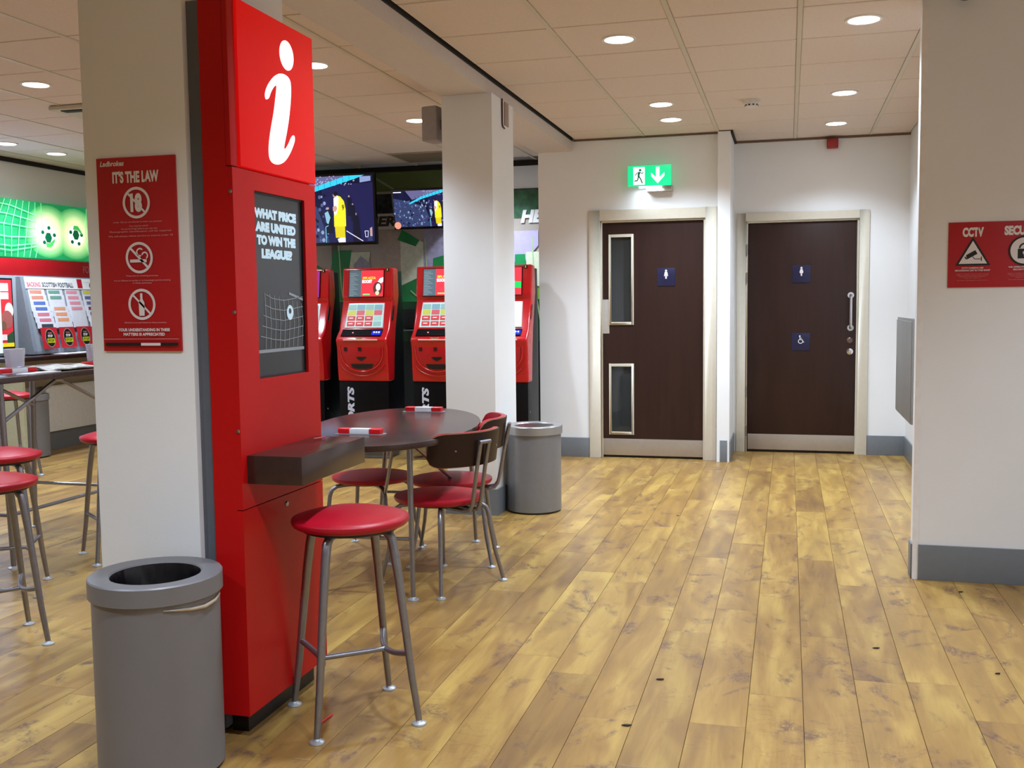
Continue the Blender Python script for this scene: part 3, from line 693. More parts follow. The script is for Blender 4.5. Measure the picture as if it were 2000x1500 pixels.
# ------------------------------------------------------------------ bar stool
def seat_pad(R, zb, zt):
    n = 12; prof = [(0, zb), (R-.03, zb), (R-.012, zb+.004)]
    h = zt-zb
    for k in range(n+1):
        a = -PI/2+PI*k/n*.62; prof.append((R-.016+.016*math.cos(a), zb+.020+.018*math.sin(a)))
    r0, z0 = prof[-1]
    for k in range(1, 9):
        t = k/8; prof.append((r0*(1-t), z0+(zt-z0)*math.sin(t*PI/2)**.9))
    return prof
def make_stool():
    t = thing('bar_stool', '', 'stool', (0, 0, 0), None)
    MB().lathe(seat_pad(.184, .615, .674), 56).build('seat', REDV, t, smooth=60)
    MB().lathe([(0, .605), (.150, .605), (.155, .609), (.155, .616), (0, .616)], 40).build('seat_board', BLACK, t)
    F = .227
    for k in range(4):
        a = k*PI/2; d = Vector((math.cos(a), math.sin(a), 0))
        ps = [(.09, .606), (.125, .602), (.143, .583), (.152, .54), (.165, .46), (.186, .30), (.205, .15), (F, .012)]
        MB().tube([d*r+Vector((0, 0, z)) for r, z in ps], [.0135, .014, .0145, .0145, .0138, .0128, .0115, .0098], 12).build('leg', LEGM, t, smooth=60)
        MB().lathe([(0, .016), (.009, .015), (.012, .010), (.022, .006), (.0235, .002), (.0225, 0), (0, 0)], 24, d*F).build('foot_disc', mat('foot_disc_metal', 'b8bcc0', .35, .6), t)
    def lp(a, z): r = .152+(.227-.152)*(.53-z)/.518; return Vector((r*math.cos(a), r*math.sin(a), z))
    for s in (0, 1):   # bowed side rails joining leg pairs
        a0, a1 = (s*PI, s*PI+PI/2) if s == 0 else (PI, 1.5*PI)
        p0, p1 = lp(a0, .222), lp(a1, .222); m = (p0+p1)/2; inw = -m.normalized(); inw.z = 0
        P = [p0+(p1-p0)*(i/10)+inw*.062*math.sin(PI*i/10)-Vector((0, 0, .022*math.sin(PI*i/10))) for i in range(11)]
        MB().tube(P, .0095, 10).build('side_rail', LEGM, t, smooth=60)
        if s == 0: q0 = P[5]
        else: q1 = P[5]
    MB().tube([q0, (q0+q1)/2, q1], .0085, 10).build('cross_rail', LEGM, t, smooth=60)
    return t
st = make_stool()
SL = [(-1.325, 2.905, math.radians(174), 'red round-topped bar stool in front of the red information pillar'),
      (-3.00, 3.22, math.radians(8), 'red bar stool cut by the left edge, nearest of the left group'),
      (-3.50, 3.84, math.radians(-12), 'red bar stool cut by the left edge, just behind the nearest left stool'),
      (-3.40, 4.56, math.radians(5), 'red bar stool half hidden behind the near column'),
      (-5.90, 6.60, math.radians(20), 'red bar stool far left beside the dark grey bin')]
for i, (x, y, a, lab) in enumerate(SL):
    o = st if i == 0 else copy_tree(st); place(o, x, y, a, 0, lab)

# ------------------------------------------------------------------ chairs (front = +x)
def make_chair():
    t = thing('dining_chair', '', 'chair', (0, 0, 0), None)
    MB().lathe(seat_pad(.211, .390, .441), 56, (.012, 0, 0)).build('seat', REDV, t, smooth=60)
    MB().lathe([(0, .383), (.165, .383), (.168, .394), (0, .394)], 40).build('seat_board', BLACK, t)
    for k in range(4):
        a = PI/4+k*PI/2; d = Vector((math.cos(a), math.sin(a), 0))
        ps = [(.04, .374), (.15, .374), (.185, .370), (.210, .355), (.222, .325), (.228, .28), (.250, .15), (.288, .010)]
        MB().tube([d*r+Vector((0, 0, z)) for r, z in ps], [.0105, .0105, .0108, .011, .011, .0108, .0098, .0085], 12).build('leg', LEGM, t, smooth=60)
        MB().lathe([(0, .014), (.008, .013), (.011, .009), (.020, .006), (.0215, .002), (.0205, 0), (0, 0)], 22, d*.288).build('foot_disc', mat('foot_disc_metal', 'b8bcc0', .35, .6), t)
    for s in (-1, 1):
        P = [(-.05, .368), (-.18, .366), (-.212, .372), (-.228, .392), (-.238, .43), (-.264, .57), (-.290, .690)]
        MB().tube([(x, s*.026, z) for x, z in P], .0095, 10).build('back_upright', LEGM, t, smooth=60)
    MB().tube([(-.290, -.035, .690), (-.290, .035, .690)], .0095, 10).build('upright_bar', LEGM, t, smooth=60)
    # curved back rest: arc about the seat axis side, rounded ends, leaning back
    def sheet(r0, r1, shrink, name, m):
        HA = math.radians(54); Rr = .272; n = 28; mrow = 10; H = .150-2*shrink; z0 = .582+shrink
        b = bmesh.new(); G_ = []
        for side, rr in ((0, r0), (1, r1)):
            rows = []
            for j in range(mrow+1):
                row = []
                for i in range(n+1):
                    u = -1+2*i/n; v_ = j/mrow
                    uu = u*(1-shrink/(Rr*HA))
                    e = abs(u); rc = .30     # rounded corners
                    hh = 1.0 if e < 1-rc else math.sqrt(max(0, 1-((e-(1-rc))/rc)**2))*.62+.38
                    hh = min(1, hh)
                    z = z0+H/2+(v_-.5)*H*hh
                    a = uu*HA; lean = (z-.56)*.16
                    row.append(b.verts.new((.026-(Rr+rr)*math.cos(a)-lean, (Rr+rr)*math.sin(a), z)))
                rows.append(row)
            G_.append(rows)
        for rows in G_:
            for j in range(mrow):
                for i in range(n): b.faces.new((rows[j][i], rows[j][i+1], rows[j+1][i+1], rows[j+1][i]))
        A, B = G_
        for i in range(n):
            b.faces.new((A[0][i], A[0][i+1], B[0][i+1], B[0][i])); b.faces.new((A[mrow][i], A[mrow][i+1], B[mrow][i+1], B[mrow][i]))
        for j in range(mrow):
            b.faces.new((A[j][0], A[j+1][0], B[j+1][0], B[j][0])); b.faces.new((A[j][n], A[j+1][n], B[j+1][n], B[j][n]))
        bmesh.ops.recalc_face_normals(b, faces=b.faces)
        return link(name, b, m, t, 40)
    sheet(-.001, .006, 0, 'backrest', WENGE)
    sheet(-.0048, -.0008, -.0022, 'ply_edge', PLYEDGE)
    sheet(-.024, -.0043, -.0042, 'back_pad', REDV)
    for s in (-1, 1):
        a = s*math.radians(28); MB().lathe([(0, -.006), (.004, -.005), (.005, 0)], 12, (.026-.279*math.cos(a)-.014, .279*math.sin(a), .656), axis='x').build('screw', STEEL, t)
    return t
ch = make_chair()
def cang(dx, dy): return math.atan2(dy, dx)
CL = [(-1.565, 4.445, cang(-.89, .455), 'red and dark wood chair nearest the camera at the oval table, showing its back'),
      (-1.655, 4.90, cang(-.974, -.225), 'red and dark wood chair farther along the oval table, beside the far column')]
for i, (x, y, a, lab) in enumerate(CL):
    o = ch if i == 0 else copy_tree(ch); place(o, x, y, a, 0, lab)
ls_ = thing('low_stool', 'low round red padded stool with bent grey legs under the oval table', 'stool')
for c_ in list(ch.children):
    if c_.name.split('.')[0] in ('seat', 'seat_board', 'leg', 'foot_disc'):
        d_ = c_.copy(); C.objects.link(d_); d_.parent = ls_
place(ls_, -2.115, 4.90, cang(1, -.05))

# ------------------------------------------------------------------ oval table
tb = thing('oval_table', 'dark oval table with grey tube legs and crossed braces', 'table', (-1.88, 4.69, 0))
cx, cy, ang = -1.875, 4.68, math.radians(11.7)
eu = Vector((-math.sin(ang), math.cos(ang), 0)); ev = Vector((math.cos(ang), math.sin(ang), 0))
n = 72
top = [(Vector((cx, cy, 0))+eu*.80*math.cos(2*PI*k/n)+ev*.412*math.sin(2*PI*k/n)) for k in range(n)]
MB().prism([(p.x, p.y) for p in top], lambda a, b_, d: Vector((a, b_, d)), .690, .716).build('tabletop', DARKLAM, tb, bevel=.003)
feet = [(-1.593, 4.132), (-1.650, 5.254), (-2.10, 4.11), (-2.20, 5.20)]
tops = [(-1.612, 4.17), (-1.665, 5.20), (-2.07, 4.15), (-2.13, 5.19)]
for (fx, fy), (tx, ty) in zip(feet, tops):
    MB().tube([(tx, ty, .69), ((fx+tx)/2, (fy+ty)/2, .35), (fx, fy, .01)], [.0135, .0125, .0105], 14).build('leg', LEGM, tb, smooth=60)
    MB().lathe([(0, .016), (.010, .015), (.013, .010), (.024, .006), (.0255, .002), (.0245, 0), (0, 0)], 24, (fx, fy, 0)).build('foot_disc', mat('foot_disc_metal', 'b8bcc0', .35, .6), tb)
def lpt(i, z): f, t_ = feet[i], tops[i]; k = z/.69; return Vector((f[0]+(t_[0]-f[0])*k, f[1]+(t_[1]-f[1])*k, z))
MB().tube([Vector((-1.68, 4.15, .686)), lpt(3, .10)], .0085, 10).build('brace', LEGM, tb)
MB().tube([Vector((-1.61, 4.20, .686)), lpt(1, .25)], .0085, 10).build('brace', LEGM, tb)
MB().tube([lpt(0, .27), lpt(2, .27)], .008, 10).build('end_rail', LEGM, tb)
MB().tube([lpt(1, .27), lpt(3, .27)], .008, 10).build('end_rail', LEGM, tb)
# pen trays
RP = mat('red_plastic', 'c9101c', .3); WP = mat('white_plastic', 'd8d8e0', .35); 
def pen_tray(x, y, rz, z, lab, grp=None):
    t = thing('pen_dispenser', lab, 'pen holder', (0, 0, 0), grp)
    MB().box(-.115, .115, -.03, .03, 0, .003).build('base_plate', CLEAR, t, smooth=0)
    MB().box(-.048, .048, -.02, .02, .003, .026).build('card_holder', WP, t, bevel=.002)
    for s in (-1, 1): MB().box(min(s*.049, s*.104), max(s*.049, s*.104), -.022, .022, .003, .027).build('pen_box', RP, t, bevel=.005, seg=3)
    place(t, x, y, rz, z); return t
ta = pen_tray(-1.889, 4.275, 0, .7165, 'red and white pen dispenser at the near end of the oval table')
pen_tray(-1.938, 5.250, .0, .7165, 'red and white pen dispenser at the far end of the oval table')
# small pens
tag(MB().tube([(-1.400, 2.79, .0045), (-1.392, 2.875, .0045)], .004, 8).build('pen', RP), 'small red pen lying on the floor beneath the near bar stool', 'pen')
tag(MB().tube([(-1.507, 3.03, .8665), (-1.487, 3.075, .8665)], .003, 8).build('pen', mat('pink_plastic', 'c04848', .4)), 'short red pen on the dark shelf of the information pillar', 'pen')
# crumbs on floor
CR = mat('crumb', '1d140c', .8, var=0)
for i, (x, y, s, lab) in enumerate(((-.469, 3.019, 1.3, 'tiny dark leaf fragment on the floor, nearest the bottom edge'), (-.416, 3.427, 1.1, 'tiny dark leaf fragment farther up the same floor plank line'), (.329, 3.931, 1.1, 'tiny dark fragment on the floor right of centre'), (.752, 4.791, .9, 'tiny dark fragment on the floor just before the right wall skirting'), (-.641, 6.161, .7, 'tiny dark fragment on the floor in front of the left toilet door'), (.713, 3.752, .8, 'tiny dark fragment on the floor near the right edge'))):
    b = bmesh.new(); rn = random.Random(i)
    vs_ = [b.verts.new((x+s*.014*math.cos(a)*(1 if k % 2 else .7), y+s*.0045*math.sin(a)+.004*math.cos(a)*rn.random(), .0015+.001*rn.random())) for k, a in enumerate([2*PI*k/9 for k in range(9)])]
    r = bmesh.ops.extrude_face_region(b, geom=[b.faces.new(vs_)]); bmesh.ops.translate(b, verts=[v for v in r['geom'] if isinstance(v, bmesh.types.BMVert)], vec=(0, 0, .0025))
    tag(link('floor_debris', b, CR), lab, 'debris')

# ------------------------------------------------------------------ betting machines
MR = mat('machine_red', 'b60f16', .2, var=.03, coat=.3); MRD = mat('machine_red_dark', 'a81016', .3)
MK = mat('machine_black', '060508', .35, var=0, spec=.2); MPL = mat('machine_plinth', '8a8885', .5)
def scr(n, c, e=.9): return mat(n, c, .3, emit=e, var=0)
def machine(cx, num, lab, variant):
    t = thing('betting_machine', lab, 'machine', (cx, 8.15, 0))
    w = .232
    X = lambda a, b_, d: Vector((d, a, b_))
    MB().box(cx-w+.06, cx+w-.06, 8.07, 8.30, 0, .12).build('plinth', MPL, t, smooth=0)
    MB().prism([(7.955, .12), (7.955, .664), (7.99, .664), (8.0, .9), (8.07, 1.10), (8.20, 1.46), (8.20, 1.60), (8.30, 1.60), (8.32, 1.1), (8.32, .12)], X, cx-w+.006, cx+w-.006).build('cabinet', MK, t, bevel=.006)
    # red shell
    MB().prism([(7.945, .666), (7.935, .80), (7.925, .95), (7.905, 1.015), (7.925, 1.045), (7.985, 1.10), (8.075, 1.345), (8.062, 1.375), (8.095, 1.628), (8.20, 1.622), (8.22, 1.40), (8.13, 1.10), (8.10, .9), (8.08, .666)], X, cx-w, cx+w).build('front_shell', MR, t, bevel=.018, seg=3, smooth=40)
    # side flare strips
    MB().prism([(8.03, 1.18), (8.07, 1.30), (8.10, 1.30), (8.06, 1.18)], X, cx+w-.001, cx+w+.004).build('speaker_slot', BLACK, t, smooth=0)
    # head display frame
    def fr(pts_, name, m, d0, d1, xa, xb): MB().prism(pts_, X, xa, xb).build(name, m, t, bevel=.003)
    th = math.atan2(.033, .253)
    hv = Vector((0, .033, .253)).normalized(); hu = Vector((1, 0, 0))
    ho = Vector((cx-.168, 8.056, 1.376)); hn = hu.cross(hv)
    hd = MB(); P = lambda a, b_, d: ho+hu*a+hv*b_+hn*d
    hd.prism([(0, 0), (.325, 0), (.325, .236), (0, .236)], P, -.004, .006); hs = hd.build('top_screen', mat('screen_base', '101218', .2), t, bevel=.002)
    pr = Print(hs, P(0, 0, .006), hu, hv)
    if variant in (0, 1):
        g = scr('list_blue', '52646e', .55); pr.rect(.006, .006, .118, .230, g)
        gl = scr('list_line', '93a0a4', .7)
        for k in range(15): pr.rect(.012, .014+k*.0135, .05+((k*37) % 55)/1000, .017+k*.0135, gl)
        pr.rect(.118, .006, .319, .230, scr('ad_red', 'e8323e', .9))
        pr.text('50% ACCA', .19, .165, .12, .022, scr('ad_yellow', 'f0c23c', 1), .05); pr.text('BOOST', .172, .135, .09, .028, PRWE := scr('ad_white', 'f4f0f0', 1), .06)
        pr.rect(.135, .018, .20, .03, scr('ad_green', '6fc46f', .9))
        pr.poly([(.319, .17), (.29, .16), (.262, .12), (.27, .10), (.319, .13)], PRWE); pr.disc(.27, .075, .042, scr('ad_dark', '5a3030', .6), ry=.055); pr.disc(.275, .085, .02, PRWE, ry=.03); pr.disc(.268, .035, .018, scr('ad_green2', 'b9cf9a', .9))
    elif variant == 2:
        pr.rect(.006, .006, .319, .230, scr('ad_sky', '8ab4e8', 1)); pr.text('GO', .24, .1, .06, .03, scr('ad_navy', '1d3f80', .7), .05); pr.rect(.29, .006, .319, .230, scr('ad_purple', '8a1d7a', .8))
    else:
        pr.rect(.006, .006, .319, .230, scr('ad_red', 'e8323e', .9)); pr.rect(.01, .165, .24, .185, scr('ad_white', 'f4f0f0', 1)); pr.poly([(.006, .14), (.319, .11), (.319, .06), (.006, .07)], scr('ad_turf', '18b050', 1)); pr.rect(.1, .02, .26, .035, scr('ad_lime', '50d070', 1))
    pr.done()
    # touch screen
    tv = Vector((0, .09, .245)).normalized(); to = Vector((cx-.175, 7.990, 1.117)); tn = hu.cross(tv)
    P2 = lambda a, b_, d: to+hu*a+tv*b_+tn*d
    ts = MB().prism([(-.006, 0), (.345, 0), (.335, .222), (.008, .222)], P2, -.004, .006).build('touch_screen', mat('screen_edge', 'b8bcc0', .25, emit=.3), t, bevel=.002)
    pr = Print(ts, P2(0, 0, .006), hu, tv)
    bg = scr('touch_bg', 'a9c4bf', .6) if variant != 3 else scr('touch_bg_bright', 'dfeaf0', 1.0); pr.poly([(.002, .004), (.337, .004), (.329, .216), (.014, .216)], bg)
    cols_ = ['6d8f9c', 'b0525c', '8fb0a6', '7c9e9c', 'a8a848', 'a34650']
    if variant != 3:
        for r in range(4):
            for c_ in range(4):
                if r < 2 and c_ < 3: cc = scr('touch_red', 'a83c42', .7)
                else: cc = scr('touch_%d' % ((r*5+c_*3) % 6), cols_[(r*5+c_*3) % 6], .6)
                pr.rect(.014+c_*.08, .012+r*.05, .086+c_*.08, .054+r*.05, cc)
        for r in range(2):
            for c_ in range(3): pr.rect(.032+c_*.08, .030+r*.05, .068+c_*.08, .037+r*.05, scr('touch_label', 'e0cfc8', .8), 'lettering')
    pr.done()
    # control strip
    MB().prism([(7.920, 1.052), (7.978, 1.106), (7.986, 1.098), (7.93, 1.045)], X, cx-.19, cx+.175).build('control_strip', MK, t, smooth=0)
    dv = Vector((0, .058, .054)).normalized(); dn = hu.cross(dv); do = Vector((cx, 7.920, 1.052))
    bl = scr('blue_button', '1030ff', 2.2); pr = Print(t, do, hu, dv, d0=.0015)
    pr.rect(.085, .010, .170, .058, scr('blue_panel', '0a18b0', .9), 'button_panel')
    for k in range(3): pr.rect(.100+k*.022, .034, .112+k*.022, .048, scr('button_lit', 'bcd4ff', 3), 'lit_button')
    for k in (0, 2): pr.rect(.098+k*.024, .016, .112+k*.024, .024, bl, 'lit_button')
    pr.disc(-.085, .035, .007, scr('button_pink', 'e08080', 1), 'lit_button'); pr.done()
    MB().lathe([(0, 0), (.045, 0), (.042, -.012), (.03, -.02), (0, -.022)], 24, (cx-.02, 7.925, 1.038), sy=.35, axis='z').build('coin_slot', CHROME, t)
    MB().prism([(7.900, 1.018), (7.906, 1.024), (7.912, 1.018), (7.906, 1.010)], X, cx-.16, cx+.15).build('deck_edge', mat('bright_edge', 'e8a0a0', .15), t, smooth=0)
    # mouth recess (crescent bowl)
    m = MB(); P3 = lambda a, b_, d: Vector((cx+a, 7.9215-d+(.95-b_)*.075, b_))
    pts_ = [(-.195, .955), (.175, .955)] + [(.175*math.cos(a) - (.01 if math.cos(a) < 0 else 0), .90+.135*math.sin(a)) for a in [-(k+1)*PI/16 for k in range(15)]]
    m.prism([(p[0], p[1]) for p in pts_], P3, -.012, .003); m.build('tray_recess', MRD, t, bevel=.002)
    rim = [(-.200, .965)] + [(.19*math.cos(a), .90+.150*math.sin(a)) for a in [-PI+k*PI/20 for k in range(21)]] + [(.19, .965)]
    MB().tube([P3(a, b_, .004) for a, b_ in rim], .007, 8).build('tray_rim', MR, t, smooth=60)
    P4 = lambda a, b_, d: Vector((cx+a, 7.917-d+(.95-b_)*.075, b_))
    MB().prism([(-.105, .815), (.105, .815), (.085, .782), (.03, .772), (-.03, .772), (-.085, .782)], P4, -.002, .004).build('tray_slot', BLACK, t, smooth=0)
    MB().prism([(-.05, .875), (.04, .875), (.03, .858), (-.005, .84), (-.04, .858)], P4, -.002, .003).build('badge', BLACK, t, smooth=0)
    g = MB()
    for sx in (-.16, -.03):
        for i in range(3):
            for j in range(3): g.prism([(sx+i*.011, .925+j*.011), (sx+i*.011+.008, .925+j*.011), (sx+i*.011+.008, .933+j*.011), (sx+i*.011, .933+j*.011)], P4, -.002, .003)
    g.build('speaker_holes', BLACK, t, smooth=0)
    # lower curve line on the red panel
    MB().tube([Vector((cx+.215*math.cos(a), 7.937-.004, .86+.145*math.sin(a)+.0)) for a in [-PI*.9+k*PI*.8/16 for k in range(17)]], .004, 6).build('panel_crease', MRD, t, smooth=60)
    pr = Print(t, (cx, 7.955, .12), (1, 0, 0), (0, 0, 1)); pr.text('SPORTS', -.122, .28, .44, .062, scr('sports_silver', 'b4b6c4', .12), .05, .2, PI/2); pr.done()
    # number tag
    nb = MB().box(cx+.170, cx+.196, 8.083, 8.090, 1.597, 1.622).build('number_tag', BLACK, t, smooth=0)
    pr = Print(nb, (cx+.183, 8.083, 1.6095), (1, 0, 0), (0, 0, 1)); pr.text(num, 0, 0, .010, .018, mat('tag_yellow', 'd8cc50', .5, emit=.3), .03); pr.done()
    for z in (.80, .42): MB().lathe([(0, .003), (.006, .002), (.007, 0)], 12, (cx+w-.006, 8.02, z), axis='x').build('screw', STEEL, t)
    for y_, z in ((8.02, 1.13), (8.04, 1.10)): MB().lathe([(0, .003), (.006, .002), (.007, 0)], 12, (cx+w-.006, y_+.06, z-.03), axis='x').build('screw', STEEL, t)
machine(-4.07, '2', 'red betting machine number 2 behind the information pillar edge', 2)
machine(-3.475, '3', 'red betting machine number 3, the fully visible one', 0)
machine(-2.80, '4', 'red betting machine number 4 half hidden by the far column', 1)
machine(-2.262, '5', 'red betting machine seen in the narrow gap right of the far column', 3)
# box between machines on wall
bx = thing('wall_box', 'small black box on the wall between betting machines 3 and 4', 'box', (-3.48, 9.3, 1.06))
MB().box(-3.66, -3.46, 9.16, YB-.012, 1.085, 1.27).build('body', mat('box_black', '1b191d', .5), bx, bevel=.006)
MB().box(-3.68, -3.44, 9.14, YB-.012, 1.06, 1.072).build('tray', mat('box_tray', '77747a', .4), bx, smooth=0)
# low boxing behind machines
tag(MB().box(-4.6, -2.62, 8.80, YB-.012, .02, .13).build('pipe_boxing', mat('boxing_white', 'c8c5c0', .5), None, bevel=.003), 'low white boxing running along the wall behind the betting machines', 'boxing')
tag(MB().box(-4.6, -2.62, 8.815, YB-.012, 0, .02).build('boxing_kick', BLACK, None, smooth=0), 'black kick strip under the low white boxing', 'trim')

# ------------------------------------------------------------------ mural
mu = thing('wall_mural', 'green and white football mural panel behind the betting machines and screens', 'mural', (-4, YB, 0))
mb_ = MB().box(-6.2, -2.06, YB-.008, YB, .1, 2.40).build('panel', mat('mural_base', 'a59a90', .5, var=.15, scale=2), mu, smooth=0)
pr = Print(mb_, (0, YB-.008, 0), (1, 0, 0), (0, 0, 1))
ml = mat('mural_lower', '0f3d20', .5, var=.5, scale=4); pr.rect(-6.2, .1, -2.06, 1.35, ml)
pr.rect(-6.2, .1, -2.06, .95, mat('mural_dark', '0b120e', .5, var=.5, scale=5))
crowd = mat('mural_crowd', '2c3038', .5, var=.8, scale=22); pr.rect(-6.2, 2.16, -2.06, 2.40, crowd)
pr.rect(-3.05, 2.12, -2.06, 2.385, mat('mural_net_green', '2c5a3c', .5, var=.5, scale=14))
lm = mat('mural_lime', '7ea23c', .5, var=.3, scale=4); pale = mat('mural_pale', 'c9cbb6', .5, var=.1); g2 = mat('mural_green2', '177a3e', .5, var=.25, scale=5)
violet = mat('mural_violet', '9a94ac', .5, var=.15); gl = mat('mural_line', 'a9c08c', .5, var=.05)
pr.rect(-6.2, 1.35, -2.06, 1.50, lm)
pr.poly(smoothp([(-5.9, 1.34), (-5.5, 1.34), (-5.45, 1.75), (-5.7, 1.95), (-5.95, 1.7)]), g2)
pr.poly([(-4.80, 1.34), (-4.44, 1.34), (-4.44, 1.62), (-4.60, 1.72), (-4.80, 1.60)], g2)
pr.poly([(-3.70, 1.34), (-3.44, 1.34), (-3.44, 1.66), (-3.54, 1.74), (-3.70, 1.58)], g2)
pr.poly(smoothp([(-2.95, 1.34), (-2.65, 1.34), (-2.60, 1.7), (-2.75, 1.9), (-2.95, 1.8)]), g2)
pr.rect(-4.44, 1.34, -4.38, 1.92, mat('mural_grey', '5f5e58', .5))  # narrow grey upright strip in the mural print
pr.poly([(-3.92, 1.50), (-3.70, 1.50), (-3.70, 2.02), (-3.92, 2.06)], mat('mural_beige', 'a99a8e', .5, var=.1))
pr.poly([(-3.70, 1.50), (-3.46, 1.60), (-3.46, 1.92), (-3.70, 2.02)], pale)
pr.poly([(-3.73, 1.95), (-3.68, 2.05), (-3.50, 1.94), (-3.54, 1.88)], g2)
pr.poly([(-3.46, 1.62), (-3.0, 1.72), (-3.0, 2.06), (-3.46, 2.06)], violet)
pr.poly([(-3.38, 1.35), (-3.12, 1.35), (-3.10, 1.72), (-3.20, 1.80), (-3.36, 1.76)], g2)
pr.poly([(-4.28, 1.60), (-4.05, 1.64), (-4.02, 1.84), (-4.28, 1.84)], pale); pr.poly([(-4.5, 1.36), (-4.3, 1.36), (-4.22, 1.86), (-4.42, 1.86)], g2)
pr.poly([(-4.20, 1.36), (-4.06, 1.42), (-4.02, 1.72), (-4.12, 1.80), (-4.2, 1.72)], violet)
pr.poly([(-2.56, 1.70), (-2.42, 1.72), (-2.30, 1.86), (-2.30, 2.0), (-2.56, 2.0)], mat('mural_violet2', 'b2a8cc', .5)); pr.poly([(-2.53, 1.42), (-2.42, 1.55), (-2.43, 1.78), (-2.53, 1.78)], mat('mural_emerald', '0e8a4c', .5)); pr.poly([(-2.42, 1.50), (-2.06, 1.42), (-2.06, 1.8), (-2.42, 1.8)], mat('mural_cream', 'cfd3b8', .5))
for x in (-4.36, -3.44, -3.02, -2.36):
    pr.line([(x, 1.95), (x+.02, 1.5), (x+.08, 1.1)], .012, gl)
for a, b_ in (((-4.3, 1.3), (-3.9, 1.05)), ((-3.6, 1.25), (-3.2, 1.25)), ((-3.3, 1.25), (-3.5, 1.0)), ((-3.6, 1.45), (-3.3, 1.2))): pr.line([a, b_], .010, gl)
wb_ = mat('mural_word_bg', 'c4bfba', .5, var=.06)
WT = mat('mural_word', 'e6e4e2', .5, var=.03)
pr.text('HERO', -2.25, 2.135, .44, .125, WT, .06, .2); pr.poly([(-4.05, 2.055), (-3.715, 2.055), (-3.735, 2.21), (-4.05, 2.21)], wb_)
pr.text('HER', -3.895, 2.135, .31, .10, mat('mural_word_dark', '3a3430', .5), .05, .15)
pr.done()
og = mat('mural_olive', '5c6a36', .55, var=.15, scale=3)
b_ = MB().box(-6.2, -2.95, YB-.008, YB, 2.40, 2.612).build('upper_panel', og, mu, smooth=0)
pr = Print(b_, (0, YB-.008, 0), (1, 0, 0), (0, 0, 1)); pr.line([(-4.02, 2.60), (-3.72, 2.42)], .02, mat('mural_beam', '8c8f70', .5)); pr.rect(-4.3, 2.402, -3.62, 2.425, mat('mural_beam2', 'a3a08c', .5)); pr.done()

